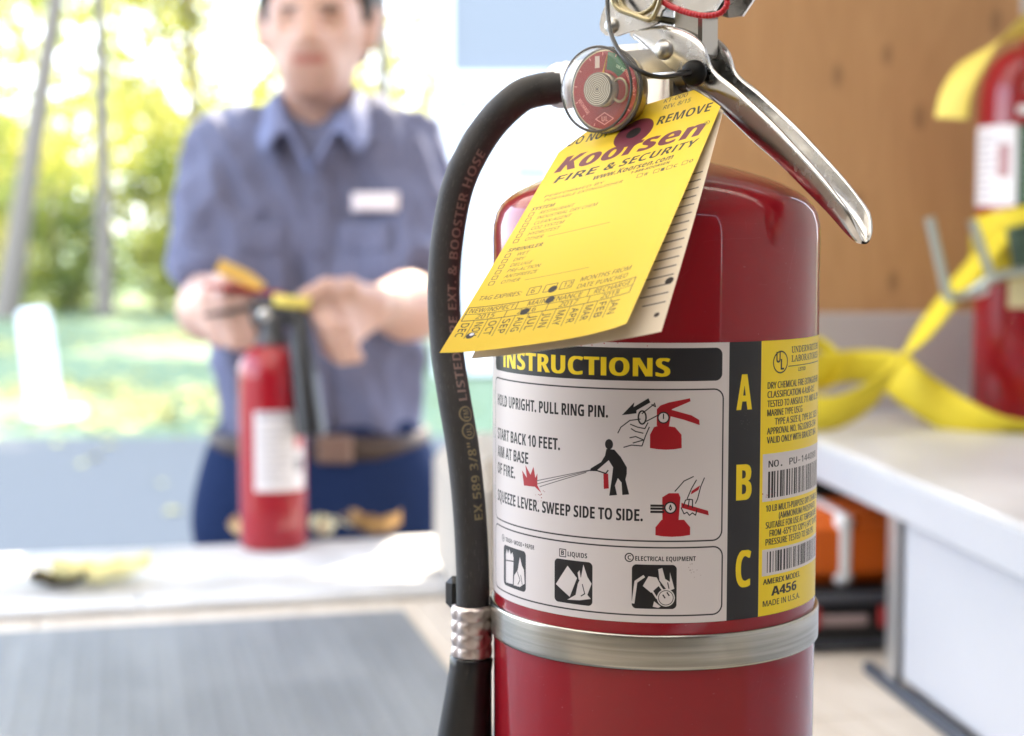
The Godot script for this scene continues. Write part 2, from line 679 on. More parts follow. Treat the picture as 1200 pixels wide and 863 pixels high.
func house() -> void:
	var h := thing("house", "pale grey-blue lap-sided house with a white garage door behind the man", "house", Vector3(-0.56, 0, -14.5), deg_to_rad(-3))
	var sid := mat(lin(0.225, 0.24, 0.262), 0.7)
	var st := S()
	# lapped boards above the door
	for i in 22:
		var y := 2.72 + i * 0.13
		cbox(st, Vector3(3.6, y, 0.02), Vector3(7.2, 0.134, 0.016), 0.003, Basis(Vector3.RIGHT, 0.07))
	add("siding", st, sid, h)
	st = S()
	cbox(st, Vector3(3.6, 2.9, -3.0), Vector3(7.16, 5.8, 5.9), 0.02)
	add("wall", st, sid, h)
	st = S()
	cbox(st, Vector3(3.6, 2.56, 0.05), Vector3(7.3, 0.2, 0.05), 0.01)
	cbox(st, Vector3(-0.02, 4.2, 0.03), Vector3(0.12, 3.1, 0.07), 0.01)
	cbox(st, Vector3(-0.02, 1.23, 0.05), Vector3(0.2, 2.46, 0.1), 0.01)
	add("trim", st, M.white, h)
	for r in 4:
		for c in 6:
			st = S()
			cbox(st, Vector3(0.56 + c * 0.86, 0.32 + r * 0.6, 0.055), Vector3(0.84, 0.585, 0.04), 0.012)
			cbox(st, Vector3(0.56 + c * 0.86, 0.32 + r * 0.6, 0.078), Vector3(0.62, 0.38, 0.016), 0.007)
			add("door_panel", st, M.white, h)
	st = S()
	cbox(st, Vector3(0.74, 1.81, 0.1), Vector3(0.3, 0.1, 0.04), 0.01)
	add("door_handle", st, mat(lin(0.25, 0.26, 0.28), 0.4, 0.6), h)
	st = S()
	slab(st, pp("-0.5,5.7 3.6,8.0 7.7,5.7 7.7,5.5 3.6,7.75 -0.5,5.5"), -6.4, 0.45)
	slab(st, pp("0,5.6 3.6,7.7 7.2,5.6"), -5.9, 0.01)
	add("roof", st, mat(lin(0.10, 0.10, 0.11), 0.9), h)


func leaf_mesh(n: int, spread: float, size: float) -> ArrayMesh:
	var st := S()
	st.set_smooth_group(-1)
	for i in n:
		var b := Basis(Vector3(rng.randfn(), rng.randfn(), rng.randfn()).normalized(), rng.randf() * TAU)
		var c := Vector3(rng.randfn(), rng.randfn(), rng.randfn()) * spread * 0.5
		var s := size * rng.randf_range(0.7, 1.3)
		quad(st, c + b * Vector3(-s, 0, 0), c + b * Vector3(0, s * 0.12, -s * 0.55), c + b * Vector3(s, 0, 0), c + b * Vector3(0, s * 0.12, s * 0.55))
	st.generate_normals()
	return st.commit()


# clumps: [centre, radius, count]
func crown(called: String, parent: Node, clumps: Array, mesh: Mesh, a: Color, b: Color) -> void:
	var where := []
	var mix := PackedFloat32Array()
	for q in clumps:
		var shade := rng.randf() * 1.25 - 0.12
		for i in int(q[2]):
			var v := Vector3(rng.randfn(), rng.randfn(), rng.randfn()).normalized() * pow(rng.randf(), 0.45)
			where.append(q[0] + v * (q[1] as Vector3))
			mix.append(shade)
	var mm := MultiMesh.new()
	mm.transform_format = MultiMesh.TRANSFORM_3D
	mm.use_colors = true
	mm.mesh = mesh
	mm.instance_count = where.size()
	for i in where.size():
		var bas := Basis(Vector3(rng.randfn(), rng.randfn(), rng.randfn()).normalized(), rng.randf() * TAU).scaled(Vector3.ONE * rng.randf_range(0.7, 1.35))
		mm.set_instance_transform(i, Transform3D(bas, where[i]))
		mm.set_instance_color(i, a.lerp(b, clampf(rng.randf() * 0.3 + 0.75 * mix[i], 0, 1)).lerp(Color(0.10, 0.15, 0.04), 0.75 if rng.randf() < 0.2 else 0.0))
	var o := MultiMeshInstance3D.new()
	o.name = called
	o.multimesh = mm
	o.material_override = M.leaf
	o.set_meta("kind", "stuff")
	parent.add_child(o, true)


func trunk(parent: Node, pts: Array, r0: float, r1: float, m: Material) -> void:
	var st := S()
	var c := spline(pts, 5)
	var rr := []
	for i in c.size():
		rr.append(lerpf(r0, r1, pow(float(i) / (c.size() - 1), 0.7)) * (1.0 + 0.06 * sin(i * 2.3)))
	tube(st, c, rr, 10)
	add("trunk", st, m, parent)
	for k in 5:
		var f := 0.45 + 0.11 * k
		var p: Vector3 = c[int(f * (c.size() - 1))]
		var ang = k * 2.4 + pts[0].x
		var d := Vector3(cos(ang), 0.7, sin(ang))
		st = S()
		tube(st, spline([p, p + d * 0.9, p + d * 2.0 + Vector3(0, 0.5, 0)], 4), [r1 * 0.8, r1 * 0.75, r1 * 0.7, r1 * 0.6, r1 * 0.5, r1 * 0.45, r1 * 0.35, r1 * 0.3, r1 * 0.2], 6)
		add("limb", st, m, parent)


func woods() -> void:
	M.leaf = mat(Color.WHITE, 0.6)
	M.leaf.vertex_color_use_as_albedo = true
	M.leaf.backlight_enabled = true
	M.leaf.backlight = Color(1.0, 1.0, 0.85)
	var bark := mat(lin(0.22, 0.18, 0.15), 0.9)
	var cl := leaf_mesh(7, 0.34, 0.085)
	var big := leaf_mesh(9, 0.5, 0.12)
	var yel := Color(0.74, 0.63, 0.17)
	var grn := Color(0.30, 0.37, 0.10)
	var lime := Color(0.52, 0.56, 0.18)
	# x, distance, height, lean, radius, label
	var tr := [
		[-7.45, 24.0, 16.0, 3.5, 0.20, "grey leaning tree trunk at the far left of the lawn edge"],
		[-6.1, 24.5, 17.0, 0.1, 0.14, "upright slim trunk behind the white post"],
		[-5.15, 27.0, 15.0, -0.3, 0.13, "thin tree close beside the shoulder of the man"],
		[-3.3, 29.0, 15.0, 0.4, 0.16, "yellow-leaved tree right behind the head of the man"],
		[-1.9, 25.0, 16.0, -0.2, 0.15, "sparse tree between the man and the house corner"],
		[-9.6, 30.0, 17.0, 0.6, 0.2, "tall tree past the left leaning trunk"],
	]
	for q in tr:
		var t := thing("tree", q[5], "tree", Vector3(q[0], 0, -q[1]), 0, "autumn trees at the edge of the lawn")
		var hh: float = q[2]
		trunk(t, [Vector3(0, -0.1, 0), Vector3(q[3] * 0.26, hh * 0.3, 0), Vector3(q[3] * 0.6, hh * 0.62, 0.2), Vector3(q[3], hh * 0.95, 0)], q[4], 0.05, bark)
		var cs := []
		for k in 22:
			var f := rng.randf()
			var y := lerpf(3.0, hh, f)
			cs.append([Vector3(q[3] * y / hh + rng.randfn() * 1.3, y, rng.randfn() * 1.2 - (1.8 if y < 7.0 else 0.0)), Vector3(0.9, 0.6, 0.9) * rng.randf_range(0.5, 1.1), 17.0 if y < 6.5 else 50.0])
		crown("crown", t, cs, big, yel, lime)
	# tall trees behind the house: their crowns stand above the frame and shade the drive
	for q in [[2.3, 21.8, "tall leafy tree behind the middle of the house"], [4.8, 22.2, "tall leafy tree behind the right half of the house"], [-0.1, 22.0, "tall leafy tree close behind the left corner of the house"]]:
		var t := thing("tree", q[2], "tree", Vector3(q[0], 0, -q[1]), 0, "autumn trees at the edge of the lawn")
		trunk(t, [Vector3(0, -0.1, 0), Vector3(0.1, 6, 0), Vector3(-0.2, 12, 0.2), Vector3(0, 20, 0)], 0.3, 0.08, bark)
		var cs := []
		for k in 11:
			cs.append([Vector3(rng.randfn() * 1.9, rng.randf_range(9, 21), rng.randfn() * 1.7), Vector3(1.3, 0.8, 1.3), 95.0])
		crown("crown", t, cs, big, lime, grn)
	# bushes at the edge of the lawn
	var i := 0
	var bush := [
		[-9.2, 25.5, 2.2, "dark green bush at the left edge of the lawn"], [-8.3, 27.0, 2.9, "yellow-green bush behind the leaning trunk"], [-7.0, 26.0, 2.6, "bush between the leaning trunk and the slim trunk"],
		[-5.7, 26.5, 2.9, "bright yellow bush right of the slim trunk"], [-4.9, 25.6, 2.4, "low lime bush beside the elbow of the man"], [-4.0, 27.5, 3.0, "bush hidden mostly behind the man"],
		[-2.4, 27.0, 3.2, "yellow bush between the head of the man and the house"], [-10.8, 27.5, 3.2, "tall bush beyond the left edge"], [-3.2, 26.0, 2.6, "low bush behind the back of the man"], [-1.3, 26.5, 3.0, "bush at the foot of the house corner"]]
	for q in bush:
		var t := thing("bush", q[3], "bush", Vector3(q[0], 0, -q[1]), 0, "bushes at the edge of the lawn")
		var st := S()
		for k in 4:
			var d = Vector3(cos(k * 1.7), 2.2, sin(k * 1.7)) * q[2] * 0.3
			tube(st, spline([Vector3(0, -0.05, 0), d * 0.5, d + Vector3(0, 0.2, 0)], 3), 0.025, 5)
		add("stem", st, bark, t)
		var cs := []
		for k in 12:
			cs.append([Vector3(rng.randfn() * 0.5, rng.randf_range(0.3, q[2] * 1.0), rng.randfn() * 0.4), Vector3(0.55, 0.42, 0.55) * rng.randf_range(0.5, 1.1), 26.0])
		crown("crown", t, cs, cl, [yel, yel, lime][i % 3], [grn, Color(0.30, 0.34, 0.08), Color(0.13, 0.19, 0.05)][i % 3])
		i += 1
	# the wood beyond, too far to tell its trees apart
	var far := Node3D.new()
	far.name = "far_woods"
	add_child(far)
	tag(far, "hazy bright yellow-green wood far beyond the lawn", "woods")
	far.set_meta("kind", "stuff")
	var cs := []
	for k in 76:
		var x := rng.randf_range(-24, 3)
		var y := rng.randf_range(0.3, 5.0) if k % 3 else rng.randf_range(5.0, 11.0)
		cs.append([Vector3(x, y, -rng.randf_range(38, 46)), Vector3(2.4, 1.5, 1.4), 34.0])
	crown("foliage", far, cs, leaf_mesh(9, 0.8, 0.17), yel, lime)
	# a white post on the lawn
	var p := thing("marker_post", "short white post with a foot plate on the lawn", "post", V(-3.25, -EYE, 11.35))
	var st := S()
	var rot := Basis(Vector3(0, 0, 1), 0.10)
	cbox(st, rot * Vector3(0, 0.39, 0), Vector3(0.2, 0.74, 0.16), 0.03, rot)
	add("shaft", st, M.white, p)
	st = S()
	cbox(st, Vector3(0.08, 0.03, 0.03), Vector3(0.36, 0.06, 0.26), 0.015)
	add("foot_plate", st, M.white, p)


func trailer() -> void:
	var yaw := deg_to_rad(13.5)
	var t := thing("service_trailer", "open service trailer with a pale plywood deck and a brown plywood bulkhead", "trailer", V(0, -EYE, 0), 0)
	var deck := Node3D.new()
	deck.name = "deck"
	deck.position = Vector3(0, EYE + DECK, 0)
	deck.rotation.y = yaw
	t.add_child(deck)
	var ply := mat(Color(1, 1, 1), 0.75)
	ply.albedo_texture = wood(Color(0.84, 0.805, 0.76), Color(0.71, 0.655, 0.59), 31, [Vector3(200, 330, 0.02), Vector3(560, 610, 0.016)], 512)
	ply.uv1_triplanar = true
	ply.uv1_scale = Vector3.ONE * 1.1
	M.ply = ply
	# floor sheets with open seams
	for i in 6:
		for j in 4:
			var st := S()
			cbox(st, Vector3(-1.17 + i * 0.43, -0.0145 - 0.0004 * ((i + j) % 2), -1.62 + j * 0.62), Vector3(0.4292, 0.029, 0.6192), 0.0015)
			add("floor_panel", st, ply, deck)
	var st := S()
	cbox(st, Vector3(-0.1, -0.06, -0.7), Vector3(2.6, 0.06, 2.5), 0.005)
	cbox(st, Vector3(-0.1, -0.25, -1.0), Vector3(0.8, 0.3, 1.6), 0.02)
	add("chassis", st, M.dark, deck)
	# the white sill along the open rear
	st = S()
	cbox(st, Vector3(-0.55, -0.045, -2.055), Vector3(2.2, 0.118, 0.235), 0.006)
	add("sill", st, M.offwhite, deck)
	for i in 5:
		st = S()
		cbox(st, Vector3(-1.28 + i * 0.37, 0.0046, -1.894), Vector3(0.3692, 0.009, 0.083), 0.002)
		add("threshold_plate", st, M.offwhite, deck)
	st = S()
	cbox(st, Vector3(-0.62, -0.145, -2.14), Vector3(2.1, 0.07, 0.05), 0.006)
	add("bumper", st, M.black, deck)
	# the right wall and roof; the rest, unseen, is added to shape the light
	var wallm := mat(lin(0.62, 0.60, 0.57), 0.7)
	st = S()
	cbox(st, Vector3(1.08, EYE + 0.25, -0.75), Vector3(0.03, 1.4, 2.6), 0.004)
	add("side_wall", st, wallm, t)
	st = S()
	cbox(st, Vector3(-0.575, EYE + 0.95, -0.85), Vector3(1.75, 0.03, 2.8), 0.004)
	var fibre := mat(lin(0.78, 0.75, 0.68), 0.7)
	fibre.backlight_enabled = true
	fibre.backlight = Color(1.0, 0.98, 0.95)
	add("added_skylight", st, fibre, t)  # added translucent roof panel, unseen, to bring light from above
	st = S()
	cbox(st, Vector3(0.715, EYE + 0.955, -0.85), Vector3(0.82, 0.03, 2.8), 0.004)
	add("roof", st, wallm, t)
	st = S()
	cbox(st, Vector3(-1.42, EYE + 0.25, 0.0), Vector3(0.03, 1.4, 1.2), 0.004)
	add("added_left_wall", st, wallm, t)  # added out of view to cut the light from the left
	st = S()
	cbox(st, Vector3(-0.15, EYE + 0.25, 0.62), Vector3(2.5, 1.4, 0.03), 0.004)
	add("added_front_wall", st, mat(lin(0.10, 0.085, 0.07), 0.7), t)  # added behind the camera, dark so that paint and steel reflect darkness
	st = S()
	var hb := Basis(Vector3.RIGHT, 0.14)
	cbox(st, Vector3(-0.3, EYE + 1.0, -2.72), Vector3(2.3, 0.03, 0.92), 0.004, hb)
	add("added_hatch", st, M.white, t)  # added out of view to keep the sun off the deck
	# brown plywood bulkhead
	var bw := mat(Color(1, 1, 1), 0.6)
	bw.albedo_texture = wood(Color(0.77, 0.60, 0.42), Color(0.66, 0.49, 0.325), 77, [Vector3(384, 240, 0.013), Vector3(405, 362, 0.015), Vector3(432, 220, 0.012), Vector3(442, 435, 0.013), Vector3(465, 279, 0.014), Vector3(538, 188, 0.015)], 768)
	st = S()
	st.set_smooth_group(-1)
	var square := Basis(Vector3.UP, deg_to_rad(7.4))
	cbox(st, Vector3(0.632, EYE + 0.254, -2.074), Vector3(0.86, 1.37, 0.018), 0.002, square)
	var panel := add("bulkhead", st, bw, t)
	bw.uv1_triplanar = true
	bw.uv1_scale = Vector3(1.0, 1.0, 1.0)
	bw.uv1_offset = Vector3(0.1, 1.18, 0)
	panel.set_meta("label", "brown knotty plywood bulkhead")
	st = S()
	cbox(st, Vector3(0.192, EYE + 0.254, -2.017), Vector3(0.03, 1.37, 0.03), 0.003, square)
	add("jamb", st, M.alu, t)
	# pale box over the wheel
	st = S()
	cbox(st, Vector3(0.055, EYE + DECK + 0.09, -1.9), Vector3(0.27, 0.18, 0.3), 0.03, Basis(Vector3.UP, 0.15))
	var tan_m := mat(lin(0.38, 0.34, 0.29), 0.8)
	add("wheel_box", st, tan_m, t)
	# grey ribbed mat on the deck
	var mt := thing("rubber_mat", "grey ribbed rubber mat lying on the deck at lower left", "mat", V(0, DECK, 0), yaw)
	var mm := mat(Color(1, 1, 1), 0.65)
	mm.albedo_texture = mottled(lin(0.15, 0.161, 0.175), lin(0.225, 0.238, 0.252), 0.010, 512, 1, 0.25, 71, 5)
	mm.uv1_triplanar = true
	mm.uv1_scale = Vector3.ONE * 1.6
	st = S()
	var rows := []
	for k in 2:
		var r := PackedVector3Array()
		for i in 241:
			var x := -0.9 + i * 0.005
			r.append(Vector3(x, 0.003 + (0.0004 if i % 5 == 0 else 0.0), -1.79 + 1.4 * k))
		rows.append(r)
	sheet(st, rows, -1)
	cbox(st, Vector3(-0.30, 0.0016, -1.09), Vector3(1.21, 0.0025, 1.41), 0.001)
	add("mat_sheet", st, mm, mt)


func bench() -> void:
	var b := thing("workbench", "white workbench cabinet along the right side of the trailer", "workbench", V(0.3567, DECK, 1.515), deg_to_rad(7.4))
	var dim_wm := mat(lin(0.47, 0.48, 0.51), 0.4)  # darker copy of the bench white: dimmer side light put into the colour
	dim_wm.albedo_texture = mottled(lin(0.92, 0.92, 0.93), Color(1, 1, 1), 0.008, 256, 1, 1, 21)
	var st := S()
	cbox(st, Vector3(0.34, 0.1885, 0.3), Vector3(0.69, 0.036, 1.63), 0.004)
	var lit_topm := mat(lin(0.78, 0.78, 0.79), 0.35)  # lighter copy of the bench white: light from above put into the colour
	lit_topm.albedo_texture = mottled(lin(0.66, 0.65, 0.65), Color(1, 1, 1), 0.014, 256, 1, 1, 22)
	add("counter_top", st, lit_topm, b)
	st = S()
	cbox(st, Vector3(-0.009, 0.186, 0.3), Vector3(0.006, 0.038, 1.63), 0.0022)
	add("edge_strip", st, dim_wm, b)
	st = S()
	cbox(st, Vector3(0.008, 0.091, 0.575), Vector3(0.012, 0.156, 1.1), 0.003)
	add("side_panel", st, dim_wm, b)
	st = S()
	cbox(st, Vector3(0.004, 0.085, 0.0), Vector3(0.016, 0.17, 0.004), 0.001)
	cbox(st, Vector3(-0.003, 0.085, 0.011), Vector3(0.004, 0.17, 0.024), 0.001)
	add("corner_post", st, M.alu, b)
	st = S()
	cbox(st, Vector3(-0.004, 0.006, 0.55), Vector3(0.01, 0.012, 1.2), 0.002)
	add("floor_seal", st, mat(lin(0.04, 0.05, 0.07), 0.5), b)
	st = S()
	cbox(st, Vector3(0.55, 0.085, -0.2), Vector3(0.02, 0.17, 0.6), 0.002)
	cbox(st, Vector3(0.28, 0.085, -0.49), Vector3(0.56, 0.17, 0.016), 0.002)
	cbox(st, Vector3(0.28, 0.085, 0.012), Vector3(0.5, 0.165, 0.01), 0.002)
	add("back_board", st, M.dark, b)
	st = S()
	cbox(st, Vector3(0.34, 0.267, -0.497), Vector3(0.69, 0.12, 0.016), 0.002)
	add("splash_board", st, mat(lin(0.46, 0.42, 0.43), 0.5), b)
	# the things kept in it
	var c := thing("tool_case", "black tool case with a red latch on the deck under the bench", "case", V(0.33, DECK, 1.74), deg_to_rad(7.4))
	st = S()
	cbox(st, Vector3(0, 0.034, 0), Vector3(0.24, 0.062, 0.2), 0.008)
	add("shell", st, M.black, c)
	st = S()
	cbox(st, Vector3(0.0, 0.056, 0.102), Vector3(0.22, 0.012, 0.01), 0.003)
	cbox(st, Vector3(0, 0.009, 0.102), Vector3(0.22, 0.006, 0.01), 0.002)
	add("ridge", st, mat(lin(0.06, 0.065, 0.08), 0.35), c)
	st = S()
	cbox(st, Vector3(-0.005, 0.034, 0.103), Vector3(0.05, 0.012, 0.006), 0.002)
	add("name_plate", st, mat(lin(0.32, 0.24, 0.24), 0.5), c)
	for x in [-0.04, 0.04]:
		st = S()
		cbox(st, Vector3(x, 0.037, 0.104), Vector3(0.018, 0.022, 0.008), 0.002)
		add("latch", st, mat(lin(0.4, 0.02, 0.02), 0.4), c)
	var k := thing("orange_case", "orange case with a white band standing on the black tool case", "case", V(0.345, DECK + 0.066, 1.72), deg_to_rad(7.4))
	st = S()
	cbox(st, Vector3(0, 0.036, 0), Vector3(0.19, 0.072, 0.13), 0.014)
	add("shell", st, mat(lin(0.62, 0.115, 0.008), 0.45), k)
	st = S()
	cbox(st, Vector3(-0.012, 0.0365, 0.0), Vector3(0.02, 0.074, 0.134), 0.006)
	add("band", st, M.white, k)


# ---------------------------------------------------------------- the large extinguisher in front
func label_print() -> ImageTexture:
	var paper := Color(0.865, 0.835, 0.83)
	var ink := Color(0.12, 0.11, 0.12)
	var bar := Color(0.17, 0.165, 0.18)
	var yel := Color(0.97, 0.85, 0.13)
	var red := Color(0.67, 0.09, 0.14)
	var c := Canvas.new(199.0, 103.8, 20.0, Vector2(-115, 0), paper)
	c.rect(22.3, 0, 36.3, 104, bar)
	c.rect(36.3, 0, 84, 104, yel)
	c.poly(c.round_pts(-88.5, 1.9, 19.5, 14.0, 2.6), bar)
	c.text("INSTRUCTIONS", -77.6, 12.3, 77.4, 6.8, yel, true, 0, 0, "Droid Sans", 0.25)
	c.stroke(c.round_pts(-89, 17.1, 20.0, 73.2, 3.6), 0.5, ink, true)
	c.stroke(c.round_pts(-89, 75.6, 20.3, 101.0, 3.6), 0.5, ink, true)
	for q in [["HOLD UPRIGHT. PULL RING PIN.", -85.0, 27.8, 62.3], ["START BACK 10 FEET.", -85.0, 41.2, 42.6], ["AIM AT BASE", -85.0, 48.2, 26.2], ["OF FIRE.", -85.0, 54.9, 17.4], ["SQUEEZE LEVER. SWEEP SIDE TO SIDE.", -85.0, 65.8, 75.4]]:
		c.text(q[0], q[1], q[2], q[3], 4.4, ink, true, 0, 0, "Droid Sans", 0.05)
	var n := 1
	for y in [25.4, 39.0, 63.5]:
		c.stroke(c.ring_pts(-91.5, y, 2.6), 0.3, Color(0.62, 0.68, 0.63), true)
		c.text(str(n), -92.3, y + 1.5, 1.5, 3.0, Color(0.62, 0.68, 0.63))
		n += 1
	# pull the pin
	c.poly(pp("-7.1,38.6 -7.1,33.7 -5.7,30.9 -3.3,30.1 1.9,30.9 4.3,33.7 4.4,38.6 2,39.0 -1.3,39.2 -4.6,39.0"), red)
	c.poly(pp("-4.7,30.4 -4.7,24.3 -3.4,22.9 -0.4,21.8 7.3,20.3 7.5,21.4 0.7,24.3 -0.3,30.5"), red)
	c.poly(pp("0.2,24.4 7.9,26.6 10.8,28.3 11.0,30.2 5.2,28.2 0.0,26.8"), red)
	c.poly(c.ring_pts(-2.3, 27.4, 2.2), ink)
	c.poly(c.ring_pts(-2.3, 27.4, 1.75), paper)
	c.stroke(pp("-2.3,26.0 -2.3,27.8"), 0.4, ink)
	c.poly(pp("-17.4,26.7 -12.9,21.9 -13.2,23.7 -7.8,20.3 -7.1,21.8 -12.1,24.8 -12.1,25.9"), ink)
	for s in ["-18.9,33.4 -17.8,31.2 -14.5,28.6 -10.7,28.0", "-14.3,30.0 -11.7,31.0 -9.0,31.5 -7.9,29.3", "-16.7,38.6 -13.9,37.7 -10.0,37.9 -8.8,34.3 -7.4,30.9", "-14.5,35.0 -12.3,34.5 -9.4,35.7 -13.3,36.9", "-14.0,31.6 -12.4,32.6 -9.6,33.2", "-8.5,28.8 -4.3,26.5", "-10.1,26.0 -5.8,22.5", "-6.6,22.6 -5.2,23.4 -5.6,22.0"]:
		c.stroke(pp(s), 0.36, ink)
	c.stroke(c.ring_pts(-10.0, 27.4, 1.4, 2.4), 0.55, ink, true)
	# aim at the base
	c.poly(pp("-23.2,39.5 -20.2,39.6 -17.8,42.2 -15.5,46.0 -15.5,48.3 -16.0,50.5 -14.6,56.0 -17.1,56.3 -17.4,51.7 -18.8,50.1 -19.9,52.9 -19.1,56.4 -22.0,56.8 -21.1,50.7 -20.6,46.2 -22.3,43.6 -26.9,47.7 -29.5,48.1 -29.3,47.1 -25.2,44.5 -23.7,42.0"), ink)
	c.poly(c.ring_pts(-22.2, 37.7, 1.5, 1.9), ink)
	c.poly(pp("-24.3,48.7 -22.5,48.6 -22.2,54.1 -24.1,54.4"), red)
	c.stroke(pp("-22.5,47.4 -23.4,48.6 -26.9,47.7 -28.7,47.8"), 0.45, ink)
	c.poly(pp("-61.4,56.7 -62.6,51.0 -59.6,53.5 -60.5,48.7 -57.4,52.1 -55.7,48.8 -54.6,53.0 -53.5,51.1 -53.5,55.7 -51.5,58.3 -54.8,56.4"), red)
	for s in ["-53.5,55.1 -29.3,47.8", "-52.3,56.1 -31.1,48.7", "-54.0,54.0 -29.3,47.6"]:
		c.stroke(pp(s), 0.26, Color(0.35, 0.33, 0.34))
	# squeeze and sweep
	c.poly(pp("-4.9,70.9 -4.9,68.0 -2.7,65.2 5.5,65.2 7.8,68.0 7.8,70.9 5,71.3 1.1,71.5 -2.5,71.3"), red)
	c.poly(pp("-2.4,65.4 -2.5,56.8 -0.1,55.3 3.4,55.3 4.1,56.9 3.5,65.4"), red)
	c.poly(pp("4.5,58.9 14.5,62.1 14.8,63.8 4.5,60.7"), red)
	c.poly(c.ring_pts(0.5, 60.7, 2.3), ink)
	c.poly(c.ring_pts(0.5, 60.7, 1.8), paper)
	c.stroke(pp("0.5,59.6 0.1,60.9 0.5,61.6 0.9,60.9"), 0.35, ink, true)
	for y in [60.0, 61.1, 62.3]:
		c.rect(-6.8, y - 0.42, -1.8, y + 0.42, ink)
	for s in ["2.1,54.6 5.4,50.8 8.9,49.2", "13.0,49.8 11.6,53.1 10.5,57.5 9.7,59.2", "4.4,60.7 5.5,63.0 6.6,62.4 7.5,63.6 8.6,62.7 9.8,63.6 10.3,61.4", "6.6,57.4 8.2,53.6 10.0,50.5", "5.2,60.2 6.0,57.9 7.4,57.6 7.0,60.4", "7.4,57.6 8.6,57.8 8.6,60.8"]:
		c.stroke(pp(s), 0.36, ink)
	c.poly(pp("8.2,54.6 11.4,52.5 10.8,54.2 8.0,55.8"), red)
	# classes of fire
	for q in [[-77.5, 82.3, -60.2, 98.2], [-44.7, 82.4, -28.4, 98.9], [-13.4, 82.0, 3.0, 98.5]]:
		c.poly(c.round_pts(q[0], q[1], q[2], q[3], 1.7), ink)
	for s in ["-75.4,85.9 -74.6,83.6 -73.4,85.2 -72.2,83.3 -71,85.2 -69.6,84 -68.7,86.2 -69.3,96.7 -75.4,97.1", "-68.7,96.9 -68.2,92.9 -65.6,90.3 -64.1,84.9 -62.7,88.1 -61.4,89.5 -60.9,94.9 -64.1,96.8", "-38.8,84.6 -34.7,88.9 -37.8,96.4 -44.1,92.3", "-38.9,97.6 -35.3,95.3 -34.4,91.0 -33.0,88.2 -32.1,83.4 -30.4,88.0 -28.7,90.4 -30.4,94.8 -29.0,96.2 -33.5,97.2", "-34.5,86.8 -33.6,85.7 -33.0,89.8 -34.0,89.4", "-9.4,90.0 -7.3,86.3 -4.3,86.7 -2.9,89.3 -6.3,92.5", "-3.3,87.8 -3.8,83.6 -2.3,83.1 -1.2,87.2 0.5,88.3 0.5,84.6 2.2,90.9 -0.2,91.9", "-5.7,97.7 -5.2,95.6 -2.7,97.6 -3.7,98.1"]:
		c.poly(pp(s), paper)
	c.stroke(pp("-75.4,88.3 -68.6,87.5"), 0.4, ink)
	c.stroke(pp("-12.9,96.5 -11.9,88.5 -9.0,86.4"), 1.1, paper)
	for s in ["-6.0,91.7 -4.2,94.5", "-3.6,89.3 -1.7,91.9"]:
		c.stroke(pp(s), 0.7, paper)
	c.poly(c.ring_pts(-0.9, 94.3, 3.3), paper)
	c.stroke(c.ring_pts(-0.9, 94.3, 2.7), 0.22, ink, true)
	c.stroke(pp("-2.0,93.2 -1.2,94.4"), 0.45, ink)
	c.stroke(pp("-0.5,92.3 0.3,93.5"), 0.45, ink)
	for q in [pp("-66,91 -64,94 -65.5,96"), pp("-63.5,92 -62.5,95.5"), pp("-32.5,91 -31.5,94.5 -33,95.5"), pp("-0.3,88.6 0.2,90.8")]:
		c.stroke(q, 0.35, ink)
	c.stroke(c.ring_pts(-78.2, 79.9, 1.3), 0.25, ink, true)
	c.text("A", -78.8, 80.6, 1.2, 1.5, ink)
	c.text("TRASH • WOOD • PAPER", -75.8, 80.8, 20.6, 1.7, ink)
	c.stroke(pp("-42.4,78.6 -39.6,78.6 -39.6,81.4 -42.4,81.4"), 0.3, ink, true)
	c.text("B", -41.7, 80.8, 1.3, 1.7, ink)
	c.text("LIQUIDS", -38.8, 81.0, 8.2, 1.8, ink)
	c.stroke(c.ring_pts(-14.4, 79.5, 1.5), 0.4, ink, true)
	c.text("C", -15.0, 80.3, 1.3, 1.6, ink)
	c.text("ELECTRICAL EQUIPMENT", -12.2, 80.6, 22.2, 1.7, ink)
	# the class bar
	c.text("A", 25.7, 25.2, 6.2, 13.2, yel, true, 0, 0, "Droid Sans", 0.3)
	c.text("B", 26.0, 58.9, 6.2, 13.4, yel, true, 0, 0, "Droid Sans", 0.3)
	c.text("C", 26.2, 91.6, 6.2, 13.8, yel, true, 0, 0, "Droid Sans", 0.3)
	# yellow side
	c.stroke(c.ring_pts(46.4, 8.3, 4.0), 0.5, ink, true)
	c.text("U", 43.9, 8.4, 2.4, 4.0, ink)
	c.text("L", 46.4, 11.2, 2.0, 4.0, ink)
	c.text("UNDERWRITERS", 53.0, 5.2, 27.0, 2.4, ink, true, 0, 0, "Droid Serif")
	c.text("LABORATORIES", 53.0, 8.6, 27.0, 2.4, ink, true, 0, 0, "Droid Serif")
	c.rect(51.0, 10.0, 81, 10.35, ink)
	c.text("LISTED", 58.0, 12.4, 6.0, 1.4, ink)
	var y := 18.0
	for q in [["DRY CHEMICAL FIRE EXTINGUISHER", 0, 41], ["CLASSIFICATION 4-A:80-B:C", 0, 35], ["TESTED TO ANSI/UL 711 AND UL 299", 0, 42], ["MARINE TYPE USCG", 0, 22], ["TYPE A SIZE II, TYPE B:C SIZE I", 4, 36], ["APPROVAL NO. 162.028/EX-2764", 0, 38], ["VALID ONLY WITH BRACKET 864", 0, 38]]:
		c.text(q[0], 39.6 + q[1], y, q[2], 2.45, ink, false, 0, 0, "Droid Sans", 0.1)
		y += 3.42
	c.rect(37.6, 42.4, 84, 60.4, paper)
	c.text("NO. PU-144088", 40.6, 47.6, 38.0, 2.5, ink, false, 0, 0, "Droid Sans Mono", 0.1)
	c.barcode(40.4, 49.2, 83, 59.2, 5)
	y = 64.3
